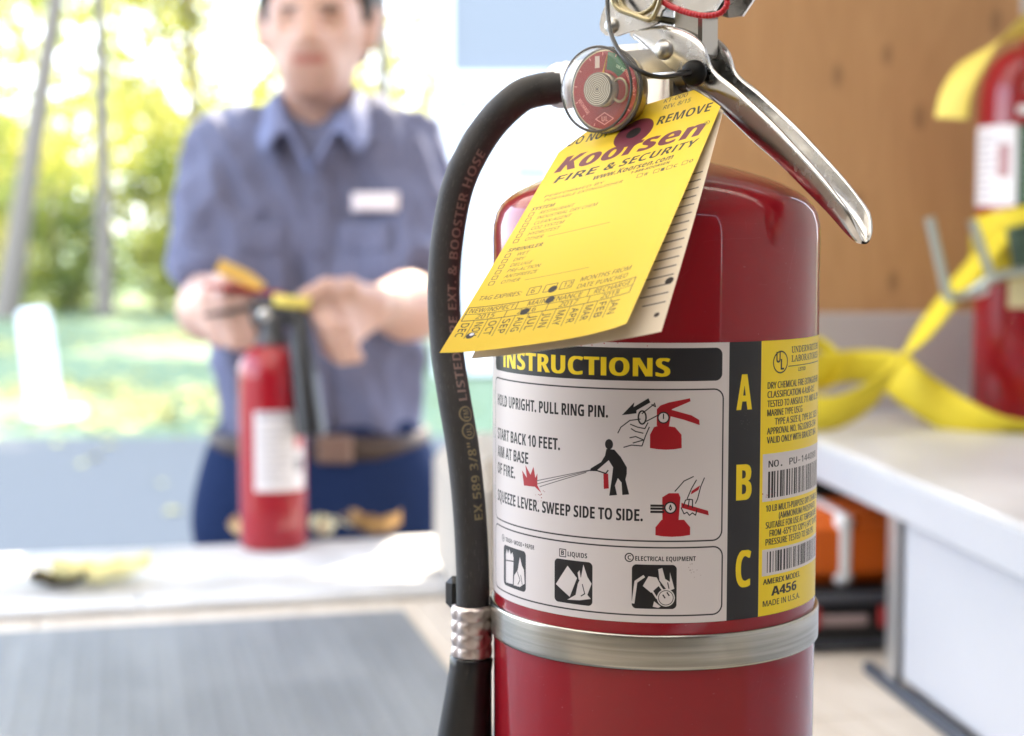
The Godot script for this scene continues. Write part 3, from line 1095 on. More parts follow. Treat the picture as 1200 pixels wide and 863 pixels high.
	for q in [["10 LB MULTI-PURPOSE DRY CHEMICAL", 0, 42], ["(AMMONIUM PHOSPHATE)", 7, 32], ["SUITABLE FOR USE AT TEMPERATURES", 0, 42], ["FROM -65°F TO 120°F (-54°C TO 49°C)", 2, 42], ["PRESSURE TESTED TO 585 PSI", 0, 36]]:
		c.text(q[0], 39.6 + q[1], y, q[2], 2.4, ink, false, 0, 0, "Droid Sans", 0.1)
		y += 3.2
	c.rect(37.9, 78.6, 84, 88.7, paper)
	c.barcode(40.4, 79.6, 82, 87.6, 9)
	c.text("AMEREX MODEL", 38.6, 92.0, 23.0, 2.1, ink, false, 0, 0, "Droid Sans", 0.12)
	c.text("A456", 43.0, 96.7, 15.8, 3.5, ink, true, 0, 0, "Droid Sans", 0.12)
	c.text("MADE IN U.S.A.", 38.6, 100.4, 23.0, 2.2, ink, false, 0, 0, "Droid Sans", 0.05)
	# scuffs of red paint and grime
	var r := RandomNumberGenerator.new()
	r.seed = 44
	for i in 60:
		var q: Vector2 = [Vector2(-52, 60), Vector2(41, 58.5), Vector2(9, 84), Vector2(-46, 0.6), Vector2(-25, 0.4), Vector2(30, 30)][i % 6]
		var p := q + Vector2(r.randfn() * (8.0 if i % 6 in [3, 4] else 1.6), r.randfn() * (0.5 if i % 6 in [3, 4] else 1.6))
		c.poly(c.ring_pts(p.x, p.y, r.randf_range(0.1, 0.4), r.randf_range(0.1, 0.3)), [Color(0.55, 0.2, 0.2), Color(0.6, 0.18, 0.2), Color(0.72, 0.66, 0.66), red, red, Color(0.26, 0.25, 0.27)][i % 6])
	return c.tex()


# a channel pressed from sheet: stations of lower and upper points (lever axis, height), half width
func channel(low: PackedVector2Array, up: PackedVector2Array, hw: PackedFloat32Array, th: float) -> SurfaceTool:
	var st := S()
	var rows := []
	var n := low.size()
	var sub := 5
	var cr := func(a: Variant, f: float) -> Variant:
		var i := mini(int(f), n - 2)
		var t := f - i
		if a is PackedFloat32Array:
			return cubic_interpolate(a[i], a[i + 1], a[maxi(i - 1, 0)], a[mini(i + 2, n - 1)], t)
		return (a[i] as Vector2).cubic_interpolate(a[i + 1], a[maxi(i - 1, 0)], a[mini(i + 2, n - 1)], t)
	for i in (n - 1) * sub + 1:
		var f := float(i) / sub
		var l: Vector2 = cr.call(low, f)
		var u: Vector2 = cr.call(up, f)
		var w: float = cr.call(hw, f)
		var d := (u - l).normalized()
		var row := PackedVector3Array()
		var prof := [[1.0, 1.0], [0.85, 1.0], [0.6, 0.985], [0.4, 0.95], [0.24, 0.87], [0.11, 0.72], [0.03, 0.5], [0.0, 0.25], [0.0, 0.0]]
		var outer := []
		for q in prof:
			outer.append([q[0], q[1]])
		for k in range(prof.size() - 2, -1, -1):
			outer.append([prof[k][0], -prof[k][1]])
		for q in outer:
			var p: Vector2 = l.lerp(u, q[0])
			row.append(Vector3(p.x, p.y, w * q[1]))
		for k in range(outer.size() - 1, -1, -1):
			var q: Array = outer[k]
			var g := minf(th, w * 0.6)
			var p: Vector2 = l.lerp(u, q[0]) + d * minf(th, (u - l).length() * 0.5) * (1.0 - q[0] * 0.98)
			row.append(Vector3(p.x, p.y, q[1] * (w - g)))
		row.append(row[0])
		rows.append(row)
	sheet(st, rows, 0)
	return st


func mm2(s: String, dy := 0.432) -> PackedVector2Array:
	var o := PackedVector2Array()
	for p in pp(s):
		o.append(Vector2(p.x * 0.001, p.y * 0.001 + dy))
	return o


func main_extinguisher() -> void:
	var base := V(0.0577, DECK, 0.66)
	var turn := deg_to_rad(-38.0)
	var e := thing("fire_extinguisher", "large red fire extinguisher with an instruction label, standing in front", "fire extinguisher", base, turn)
	var inv := Basis(Vector3.UP, -turn)
	var loc := func(p: Vector3) -> Vector3: return inv * (p - base)
	var st := S()
	var prof := PackedVector2Array()
	for p in pp("0,6 40,4 58,0 60.5,0 62,2 63.5,8 65.3,16 65.3,60 65.3,120 65.3,200 65.3,300 65.3,390 65.3,428 65.1,433 64.0,437.8 62.0,441.4 59.4,444 56,446.4 50,449.5 44,451.8 37,454 30,456 24,457.4 19.5,458.6 18,460 17.6,463 17.6,470 16,472"):
		prof.append(p * 0.001)
	lathe(st, prof, 96)
	add("body", st, M.red, e)
	# printed label wrapped round the body
	st = S()
	var rows := []
	for v in 2:
		var r := PackedVector3Array()
		for i in 111:
			var s := lerpf(-115.0, 84.0, i / 110.0) * 0.001
			var a := s / 0.065 - turn
			r.append(Vector3(sin(a) * (RAD + 0.00025), 0.432 - 0.0418 - 0.1038 * v, cos(a) * (RAD + 0.00025)))
		rows.append(r)
	sheet(st, rows, 0, true)
	var pm := mat(Color(1, 1, 1), 0.34)
	pm.normal_enabled = true
	pm.normal_texture = bumps(0.012, 6.0, 512, 1, 1, 8)
	pm.normal_scale = 0.05
	pm.albedo_texture = label_print()
	pm.metallic_specular = 0.45
	add("label", st, pm, e)
	st = S()
	prof.clear()
	for p in pp("65.2,268.6 66.2,268.4 66.75,269 66.8,270 66.8,280.6 66.75,281.4 66.2,282 65.2,281.8"):
		prof.append(p * 0.001)
	lathe(st, prof, 96)
	add("steel_band", st, M.brushed, e)

	# valve
	var vb := mat(lin(0.50, 0.48, 0.45), 0.24, 1.0)
	st = S()
	prof.clear()
	for p in pp("0,466 19,466 19.6,468 19.6,474 18.4,475.5 14,476.5 14,490 0,490"):
		prof.append(p * 0.001)
	lathe(st, prof, 32)
	cbox(st, Vector3(-0.001, 0.489, 0), Vector3(0.034, 0.032, 0.0165), 0.003)
	cbox(st, Vector3(0.018, 0.511, 0), Vector3(0.013, 0.026, 0.014), 0.0012)
	lathe(st, PackedVector2Array([Vector2(0, -0.04), Vector2(0.0085, -0.04), Vector2(0.0085, 0)]), 20, Transform3D(Basis(Vector3(0, 0, 1), -PI / 2), Vector3(0.018, 0.491, 0)))
	add("valve", st, vb, e)
	# gauge: axis along local z
	var gx := Transform3D(Basis(Vector3.RIGHT, PI / 2), Vector3(-0.0045, 0.485, 0))
	var g := Node3D.new()
	g.name = "gauge"
	e.add_child(g)
	st = S()
	lathe(st, mm2("0,8 8,8 8,20.5 13.6,21 15,22 15.5,24 15.5,29.4 14.95,29.6 14.95,28.9 0,28.9", 0), 48, gx)
	add("case", st, mat(lin(0.50, 0.42, 0.26), 0.28, 1.0), g)
	var c := Canvas.new(32, 32, 32.0, Vector2(-16, -16), Color(0.62, 0.15, 0.12))
	c.poly(c.ring_pts(0, 0, 15), Color(0.62, 0.12, 0.11))
	var sec := PackedVector2Array([Vector2.ZERO])
	for i in 9:
		var a := deg_to_rad(-84.0 + i * 6.0)
		sec.append(Vector2(cos(a), sin(a)) * 14.6)
	c.poly(sec, Color(0.16, 0.42, 0.24))
	c.poly(c.ring_pts(0, 0, 7.8), Color(0.66, 0.14, 0.12))
	var pink := Color(0.95, 0.66, 0.6)
	for i in 13:
		var a := deg_to_rad(-250.0 + i * 26.0)
		c.stroke(PackedVector2Array([Vector2(cos(a), sin(a)) * 13.4, Vector2(cos(a), sin(a)) * 14.4]), 0.35, pink)
	c.stroke(pp("0,8.6 4.2,11 0,13.2 -4.2,11"), 0.4, pink, true)
	c.text("UL", -1.4, 11.9, 3.0, 1.9, pink)
	c.rect(-4.6, -13.2, -2.4, -8.6, Color(0.9, 0.82, 0.76))
	c.text("RECHARGE", -12.6, 3.6, 7.0, 1.5, pink, true, 0, 0.9)
	c.text("OVERCHARGED", 9.0, -7.0, 9.6, 1.4, pink, true, 0, 1.1)
	c.text("195 PSI", 5.0, -8.6, 4.4, 1.2, Color(0.8, 0.9, 0.75), true, 0, 0.5)
	st = S()
	rows = []
	for k in 2:
		var r := PackedVector3Array()
		for i in 41:
			var a := TAU * i / 40
			r.append(Vector3(cos(a), sin(a), 0) * 0.0149 * k + Vector3(-0.0045, 0.485, 0.0298))
		rows.append(r)
	st.set_smooth_group(-1)
	for i in 40:
		for p in [rows[0][i], rows[1][i + 1], rows[1][i]]:
			vert(st, p, Vector2((p.x + 0.0045) / 0.032 + 0.5, 0.5 - (p.y - 0.485) / 0.032))
	var dm := mat(Color(1, 1, 1), 0.45)
	dm.albedo_texture = c.tex()
	add("dial", st, dm, g)
	st = S()
	var ringp := PackedVector2Array([Vector2(0.0066, 0.0298)])
	for i in 14:
		ringp.append(Vector2(0.0066 * (1.0 - i / 13.0), 0.0332 + (0.0007 if i % 2 == 0 else 0.0) + 0.0006 * (i / 13.0)))
	lathe(st, ringp, 40, gx)
	var hubc := Canvas.new(14, 14, 40.0, Vector2(-7, -7), lin(0.60, 0.54, 0.42))
	for i in 8:
		hubc.stroke(hubc.ring_pts(0, 0, 6.2 - i * 0.75), 0.30, lin(0.14, 0.11, 0.08), true)  # dark rings painted for the shade in the grooves of the relief
	hubc.poly(hubc.ring_pts(0, 0, 0.5), lin(0.08, 0.07, 0.06))
	var hubm := mat(Color(1, 1, 1), 0.4, 0.7)
	hubm.albedo_texture = hubc.tex()
	var hs := S()
	hs.set_smooth_group(-1)
	for i in 40:
		for k in [-1, i + 1, i]:
			var ha: float = TAU * k / 40
			var hv := Vector2.ZERO if k == -1 else Vector2(cos(ha), sin(ha)) * 6.4
			vert(hs, Vector3(-0.0045 + hv.x * 0.001, 0.485 + hv.y * 0.001, 0.0349), Vector2(hv.x / 14 + 0.5, 0.5 - hv.y / 14))
	add("hub_face", hs, hubm, g)
	add("hub", st, mat(lin(0.33, 0.29, 0.22), 0.3, 1.0), g)
	st = S()
	slab(st, mm2("-5.7,486 -4.5,486 -1.9,498", 0), 0.0318, 0.0323)
	add("needle", st, mat(lin(0.75, 0.42, 0.05), 0.4), g)
	st = S()
	var rp := PackedVector3Array()
	for i in 15:
		var a := deg_to_rad(-150 + i * 20.0)
		rp.append(Vector3(0.0035 + cos(a) * 0.0034, 0.4845 + sin(a) * 0.0044, 0.0312))
	tube(st, rp, 0.00055, 8)
	add("spring", st, M.brass, g)
	st = S()
	lathe(st, mm2("15.6,27.6 16.1,28 16.3,31 16.2,34.6 15.5,36.2 13.6,36.7 8,36.85 0,36.9", 0), 48, gx)
	add("lens", st, M.glass, g)
	st = S()
	for q in [[0.0161, 0.0353, 0.00055], [0.0160, 0.0285, 0.0008]]:
		rp = PackedVector3Array()
		for i in 49:
			var a := TAU * i / 48
			rp.append(gx * Vector3(sin(a) * q[0], q[1], cos(a) * q[0]))
		tube(st, rp, q[2], 8, Vector3(0, 0, 1), false)
	add("rim", st, mat(lin(0.09, 0.085, 0.08), 0.2), g)

	# carrying handle, pressed from sheet
	st = channel(mm2("-7,75 1,66.5 11,57 20,51.5 28,47.5 36,41.5 47,32 58.6,22.9 69.8,12.9 78.3,5.3 85,-1.6 89,-5.4 91.2,-6.0"), mm2("-4,77.5 9,78.6 20,75.5 27,70 31.5,60.5 42,52.3 57,39.5 67,30 77.5,19.5 85,11 89.5,5 91.5,-1 92,-4.6"), PackedFloat32Array([0.0092, 0.0096, 0.0098, 0.0098, 0.0096, 0.0094, 0.0092, 0.0092, 0.0092, 0.0092, 0.0085, 0.0062, 0.0030]), 0.0015)
	var hd := add("carry_handle", st, M.chrome, e)
	st = S()
	lathe(st, mm2("0,2.1 2.2,1.8 3.6,1.0 4.1,0 4.1,-1", 0), 20, Transform3D(Basis(Vector3.RIGHT, PI / 2), Vector3(0.0094, 0.5013, 0.0098)))
	add("rivet", st, M.steel, hd)

	# operating lever above
	st = S()
	var lp := mm2("-20,81 -19.2,84.5 -16.5,90 -8,99 10,108 40,123 80,141 81,131 60,112 41,92 33,82.2 27,82.0 18,84.6 12.5,86.2 9.5,84 7.5,79.4 3,78.2 -4,77.4 -12.2,75.8 -17,76.4 -19.4,78.4")
	for z in [-1, 1]:
		slab(st, lp, z * 0.0105 - 0.0008, z * 0.0105 + 0.0008)
	rows = []
	for p in mm2("-16.5,90 -8,99 10,108 40,123 80,141"):
		rows.append(PackedVector3Array([Vector3(p.x, p.y, -0.0113), Vector3(p.x, p.y + 0.001, -0.005), Vector3(p.x, p.y + 0.001, 0.005), Vector3(p.x, p.y, 0.0113)]))
	sheet(st, rows, 1)
	var lv := add("operating_lever", st, M.chrome, e)
	st = S()
	lathe(st, mm2("0,1.8 1.8,1.6 3.0,0.9 3.3,0 3.3,-1", 0), 18, Transform3D(Basis(Vector3.RIGHT, PI / 2), Vector3(-0.0139, 0.512, 0.0114)))
	add("rivet", st, M.steel, lv)
	# ring pin with its wire
	st = S()
	rp = PackedVector3Array()
	for i in 33:
		var a := TAU * i / 32
		rp.append(Vector3(-0.0015 + cos(a) * 0.0105, 0.432 + 0.0932 + sin(a) * 0.0098, 0.0135 + sin(a) * 0.002))
	tube(st, rp, 0.00085, 8, Vector3(0, 0, 1), false)
	var wp := []
	for p in mm2("-11.6,93 -10.6,88 -8,85.4 -2.3,83.2 5.0,80.6 7.6,81.2 10.4,85.8 12,92"):
		wp.append(Vector3(p.x, p.y, 0.0148))
	tube(st, spline(wp, 6), 0.00105, 8)
	tube(st, PackedVector3Array([Vector3(0.0072, 0.5132, -0.017), Vector3(0.0072, 0.5132, 0.0155)]), 0.0014, 10, Vector3(1, 0, 0))
	add("ring_pin", st, M.brass, e)
	# lanyard and its plug
	st = S()
	wp = []
	for q in [[-13.5, 96.5, 17], [-12.0, 93.0, 18], [-5.6, 81.2, 26], [2.0, 71.8, 34], [10.6, 63.5, 38.5], [18.3, 58.0, 38.5], [22.8, 56.3, 32], [25.9, 57.8, 23], [27.4, 58.8, 18]]:
		wp.append(Vector3(q[0] * 0.001, q[1] * 0.001 + 0.432, q[2] * 0.001))
	tube(st, spline(wp, 8), 0.00092, 10)
	add("lanyard", st, M.black, e)
	st = S()
	lathe(st, mm2("0,5.0 2.8,4.6 4.5,3.4 5.1,1.4 5.0,0 3,-1 2.6,-4 0,-4", 0), 24, Transform3D(Basis(Vector3.RIGHT, PI / 2), Vector3(0.0266, 0.4908, 0.0138)))
	lathe(st, mm2("0,0 1.5,0 1.5,4 1.2,7 0,7", 0), 12, Transform3D(Basis(Quaternion(Vector3.UP, Vector3(-0.35, -0.1, 1).normalized())), Vector3(0.0272, 0.4908, 0.0165)))
	add("lanyard_plug", st, M.plug, e)
	# red beaded seal round the lever
	st = S()
	wp = []
	for p in mm2("3,95 7.5,90 12.6,86 18.5,83.4 24.5,81.4 30.8,80.3 36.6,80.8 39.5,83.8 39,88"):
		wp.append(Vector3(p.x, p.y, 0.0128))
	var sp := spline(wp, 12)
	var sr := []
	for i in sp.size():
		sr.append(0.0011 if i < 40 else 0.00075)
	tube(st, sp, sr, 8)
	for i in range(40, sp.size(), 3):
		lathe(st, mm2("0,-1.25 0.9,-0.9 1.3,0 0.9,0.9 0,1.25", 0), 10, Transform3D(Basis(), sp[i]))
	add("tamper_seal", st, M.seal, e)
	# hose
	st = S()
	lathe(st, mm2("0,-18 9.6,-18 9.9,-20 9.2,-22 9.9,-24 9.2,-26 9.9,-28 9.2,-30 9.9,-32 9.2,-34 9.9,-36 9.2,-38 9.9,-40 9.2,-42 9.9,-44 9.2,-46 9.6,-48 9.0,-50 6.9,-50.5 6,-50.5", 0), 28, Transform3D(Basis(Vector3(0, 0, 1), -PI / 2), Vector3(0, 0.491, 0)))
	add("hose_collar", st, mat(lin(0.74, 0.72, 0.70), 0.4, 0.8), e)
	var hp: Array = [Vector3(-0.040, 0.4905, 0.002)]
	for q in [[0.0105, 0.0565, 0.684], [0.0015, 0.0524, 0.680], [-0.0106, 0.0403, 0.684], [-0.0208, 0.0218, 0.682], [-0.0258, 0.0024, 0.682], [-0.0283, -0.0222, 0.680], [-0.0272, -0.0468, 0.676], [-0.0242, -0.0676, 0.671], [-0.0206, -0.0881, 0.667], [-0.0181, -0.1087, 0.664], [-0.0166, -0.1295, 0.662], [-0.0160, -0.1502, 0.660], [-0.0165, -0.172, 0.659]]:
		hp.append(loc.call(V(q[0], q[1], q[2])))
	hp.reverse()
	st = S()
	var hpts := spline(hp, 8)
	tube(st, hpts, 0.0068, 28, inv * Vector3(0, 0, 1))
	var hl := 0.0
	for i in hpts.size() - 1:
		hl += hpts[i].distance_to(hpts[i + 1]) * 1000
	c = Canvas.new(hl, 42.7, 8.0, Vector2.ZERO, Color(0.175, 0.165, 0.165))
	var r := RandomNumberGenerator.new()
	r.seed = 3
	for i in 2600:
		var p := Vector2(r.randf() * hl, r.randf() * 42.7)
		var gsh := r.randf_range(0.13, 0.29)
		c.rect(p.x, p.y, p.x + r.randf_range(0.3, 3.0), p.y + 0.3, Color(gsh, gsh * 0.95, gsh * 0.93))
	var faint := Color(0.50, 0.45, 0.32)
	var dusty := Color(0.50, 0.41, 0.38)
	c.text("EX 589 3/8\"", 53, 27.6, 31, 4.2, faint, true)
	for x in [88.5, 95.5]:
		c.stroke(c.ring_pts(x, 25.4, 2.9), 0.7, faint, true)
		c.text("UL" if x < 90 else "FM", x - 1.7, 26.7, 3.4, 2.6, faint)
	c.text("LISTED FIRE EXT. & BOOSTER HOSE", 101, 27.4, 108, 4.2, dusty)
	var hm := mat(Color(1, 1, 1), 0.62)
	hm.albedo_texture = c.tex()
	add("hose", st, hm, e)
	var foot: Vector3 = hp[1]
	var up := Basis(inv * Vector3(1, 0, 0), Vector3.UP, inv * Vector3(0, 0, 1))
	var fx := Transform3D(up, loc.call(V(-0.0165, -0.1745, 0.659)))
	st = S()
	var frows := []
	for i in 29:
		var fr := PackedVector3Array()
		var fy := -0.001 + i * 0.00078
		for j in 49:
			var fa := TAU * (j % 48) / 48
			var dent := pow(absf(sin(fa * 4.0)), 0.8) * pow(absf(sin(i * PI / 7.0)), 0.8)
			var rad := 0.0079 + 0.0010 * dent - (0.0012 if i == 0 or i == 28 else 0.0)
			fr.append(fx * Vector3(sin(fa) * rad, fy, cos(fa) * rad))
		frows.append(fr)
	sheet(st, frows, 0, true)
	add("ferrule", st, mat(lin(0.62, 0.55, 0.53), 0.42, 1.0), e)
	st = S()
	var ntip := Transform3D(up * Basis(Vector3(0, 0, 1), -0.085), fx.origin)
	lathe(st, mm2("0,-95 15.8,-95 16.2,-92 8.7,-6 8.8,-5 8.9,-1.2 8.2,-0.4 0,-0.4", 0), 28, ntip)
	add("nozzle", st, M.black, e)
	st = S()
	cbox(st, loc.call(V(-0.0205, -0.1505, 0.667)), Vector3(0.014, 0.014, 0.006), 0.0028, up)
	add("hose_clip", st, M.black, e)


func inspection_tag() -> void:
	var tl := V(0.0185, 0.0299, 0.652)
	var tr := V(0.0771, 0.0448, 0.610)
	var br := V(0.0394, -0.0340, 0.540)
	var bl := V(-0.0245, -0.0450, 0.572)
	var nrm := (tr - tl).cross(bl - tl).normalized()
	if nrm.z < 0:
		nrm = -nrm
	var at := func(u: float, v: float) -> Vector3:
		return tl.lerp(tr, u).lerp(bl.lerp(br, u), v)
	var base: Vector3 = at.call(0.5, -0.02)
	var t := thing("inspection_tag", "yellow inspection tag with months and punched holes, hanging from the large extinguisher", "tag", base)
	var make := func(slide: float, back: float, vmax: float) -> SurfaceTool:
		var st := S()
		var rows := []
		for i in 41:
			var v := lerpf(-0.139, vmax, i / 40.0)
			var cut := clampf(-v / 0.139, 0, 1) * 0.225
			var r := PackedVector3Array()
			for j in 17:
				var u := lerpf(cut, 1.0 - cut, j / 16.0)
				var p: Vector3 = at.call(u + slide * maxf(v, 0.0), v)
				p.z += 0.019 * sin(PI * clampf(v, 0, 1)) * (1.0 - 0.35 * u)
				p += nrm * (0.0016 * sin(PI * clampf(v, 0, 1)) * (u - 0.3) - back - back * 1.2 * maxf(v, 0.0) + 0.0025 * pow(absf(u - 0.45) * 2.0, 3) * (1.0 if back == 0 else 0.4) * maxf(v, 0.0))
				r.append(p - base)
			rows.append(r)
		st.set_smooth_group(0)
		for i in 40:
			for j in 16:
				for k in [[0, 0], [0, 1], [1, 1], [0, 0], [1, 1], [1, 0]]:
					var p: Vector3 = rows[i + k[0]][j + k[1]]
					var v = (i + k[0]) / 40.0
					var vv := lerpf(-0.139, vmax, v)
					var cut := clampf(-vv / 0.139, 0, 1) * 0.225
					vert(st, p, Vector2(lerpf(cut, 1.0 - cut, (j + k[1]) / 16.0), v))
		return st
	var yel := Color(0.88, 0.745, 0.13)
	var ink := Color(0.13, 0.115, 0.07)
	var plum := Color(0.40, 0.13, 0.20)
	var c := Canvas.new(73, 133, 20.0, Vector2(0, -16), yel)
	# eyelet patch, mended round the hole
	c.poly(c.ring_pts(35.5, 2.0, 8.6), plum)
	c.poly(c.ring_pts(35.5, 2.0, 3.2), Color(0.05, 0.04, 0.04))
	c.text("KT-000", 43.8, -13.0, 10.5, 2.6, ink, false)
	c.text("REV. 8/15", 45.0, -8.6, 12.0, 2.6, ink, false)
	c.text("DO NOT", 3.0, -1.9, 19.5, 5.2, ink, true, 0, 0.05)
	c.text("REMOVE", 45.2, 1.0, 23.4, 5.2, ink, true, 0, 0.02)
	c.text("Koorsen", 4.2, 15.6, 63.5, 9.6, plum, true, 0.25, 0.015, "Droid Sans", 0.35)
	c.stroke(c.ring_pts(69.6, 9.6, 1.2), 0.25, ink, true)
	c.text("R", 69.1, 10.2, 1.0, 1.2, ink)
	c.text("FIRE", 6.4, 22.8, 18.5, 4.2, ink, true, 0.3, 0.01)
	c.text("&", 28.6, 22.9, 5.0, 4.0, ink, true, 0.3)
	c.text("SECURITY", 35.6, 23.0, 32.5, 4.2, ink, true, 0.3)
	c.text("www.Koorsen.com", 25.5, 27.4, 34.5, 3.0, ink, true, 0.25)
	c.text("1-888-KOORSEN", 43.0, 29.8, 16.5, 1.5, ink, true, 0.2)
	var soft := Color(0.26, 0.235, 0.11)
	c.text("PERFORMED BY", 6, 31.4, 26, 1.5, soft, false, 0.2)
	c.text("PORTABLE EXTINGUISHER", 7, 34.0, 34, 1.6, soft, false, 0.2)
	for q in [[47.0, "W"], [54.0, "I"], [59.5, "C"], [66.0, "O"]]:
		c.stroke(c.round_pts(q[0], 31.4, q[0] + 2.2, 33.4, 0.2), 0.25, soft, true)
		c.text(q[1], q[0] + 3.0, 33.4, 1.6, 1.8, soft)
	var y := 38.4
	for q in [["SYSTEM", 3], ["RESTAURANT", 8], ["INDUSTRIAL DRY CHEM", 8], ["CLEAN AGENT", 8], ["CO2 SYSTEM", 8], ["HYDROTEST", 8], ["OTHER", 8], ["", 0], ["SPRINKLER", 3], ["WET", 8], ["DRY", 8], ["DELUGE", 8], ["PRE-ACTION", 8], ["ANTIFREEZE", 8], ["OTHER", 8]]:
		if q[0] != "":
			c.text(q[0], q[1], y, 0, 2.0 if q[1] == 3 else 1.8, soft, q[1] == 3, 0.2)
			if q[1] == 8:
				c.stroke(c.round_pts(3.2, y - 1.9, 5.2, y, 0.15), 0.28, soft, true)
		if q[0] == "OTHER":
			c.rect(18, y - 0.1, 44, y + 0.14, soft)
		y += 3.05 if q[0] != "" else 2.0
	c.text("TAG EXPIRES:", 2.6, 88.4, 17.0, 2.3, ink, false, 0.15)
	for q in [[22.4, "6"], [29.0, ""], [35.5, "12"]]:
		c.stroke(c.round_pts(q[0], 85.3, q[0] + 4.8, 89.2, 0.2), 0.28, soft, true)
		if q[1] != "":
			c.text(q[1], q[0] + 1.2, 88.4, 0, 2.4, ink, false)
	c.text("MONTHS FROM", 43.0, 87.0, 20.0, 2.3, ink, false, 0.1)
	c.text("DATE PUNCHED", 43.0, 90.6, 20.0, 2.3, ink, false, 0.1)
	c.stroke(pp("1,92.2 67.5,92.2 67.5,99.6 1,99.6"), 0.35, ink, true)
	for x in [[1.0, 67.5, 95.9]]:
		c.rect(x[0], x[2], x[1], x[2] + 0.3, ink)
	for q in [[20.5, 92.2, 95.9], [49.0, 92.2, 95.9], [17.5, 95.9, 99.6], [34.0, 95.9, 99.6], [50.5, 95.9, 99.6]]:
		c.rect(q[0], q[1], q[0] + 0.3, q[2], ink)
	c.text("NEW/INSPECT", 2.0, 95.2, 17.5, 2.3, ink, false, 0.1)
	c.text("MAINTENANCE", 25.0, 95.2, 21.5, 2.3, ink, false, 0.1)
	c.text("RECHARGE", 51.5, 95.2, 14.5, 2.3, ink, false, 0.1)
	for q in [[6.0, "2015"], [22.5, "2016"], [39.0, "2017"], [55.5, "2018"]]:
		c.text(q[1], q[0], 98.9, 7.2, 2.4, ink, false, 0.05)
	var mon := ["DEC", "NOV", "OCT", "SEP", "AUG", "JUL", "JUN", "MAY", "APR", "MAR", "FEB", "JAN"]
	for i in 12:
		c.text(mon[i], 2.0 + i * 5.42, 101.0, 7.4, 2.9, ink, false, 0, PI / 2, "Droid Sans", 0.06)
		if i > 0:
			c.rect(0.6 + i * 5.42, 99.6, 0.85 + i * 5.42, 109.5, soft)
	for q in [[32.7, 88.3], [33.9, 94.0], [25.5, 98.2]]:
		c.poly(c.ring_pts(q[0], q[1], 1.75, 1.75), Color(0.10, 0.07, 0.05))
	c.poly(c.ring_pts(8.0, 108.0, 1.6, 1.7), Color(0.12, 0.1, 0.1))
	c.poly(c.ring_pts(8.3, 107.4, 0.9, 0.8), Color(0.85, 0.85, 0.9))
	var ym := mat(Color(1, 1, 1), 0.5)
	ym.albedo_texture = c.tex()
	ym.backlight_enabled = true
	ym.backlight = Color(0.15, 0.15, 0.15)
	add("front_sheet", make.call(0.0, 0.0, 1.0), ym, t)
	c = Canvas.new(73, 133, 8.0, Vector2(0, -16), Color(0.90, 0.84, 0.76))
	for i in 16:
		c.rect(62 if i % 2 else 60, 36 + i * 4.4, 71, 36.5 + i * 4.4, Color(0.2, 0.17, 0.16))
	c.poly(c.ring_pts(70.0, 92.0, 1.6), Color(0.12, 0.08, 0.08))
	c.poly(c.ring_pts(69.0, 108.0, 1.0), Color(0.2, 0.15, 0.14))
	var cm := mat(Color(1, 1, 1), 0.6)
	cm.albedo_texture = c.tex()
	add("back_sheet", make.call(0.12, 0.0022, 0.985), cm, t)
	# the tie that holds it to the neck
	var st := S()
	var eye: Vector3 = at.call(0.486, 0.02)
	tube(st, spline([eye - nrm * 0.001 - base, eye + Vector3(0.003, 0.004, -0.012) - base, V(0.0577, 0.032, 0.645) - base], 5), 0.0011, 8)
	add("tie", st, M.black, t)


# ---------------------------------------------------------------- the man
func finger(b: Blob, p: Array, r0: float, r1: float) -> void:
	for i in p.size() - 1:
		b.bone(p[i], p[i + 1], lerpf(r0, r1, float(i) / (p.size() - 1)), lerpf(r0, r1, float(i + 1) / (p.size() - 1)))


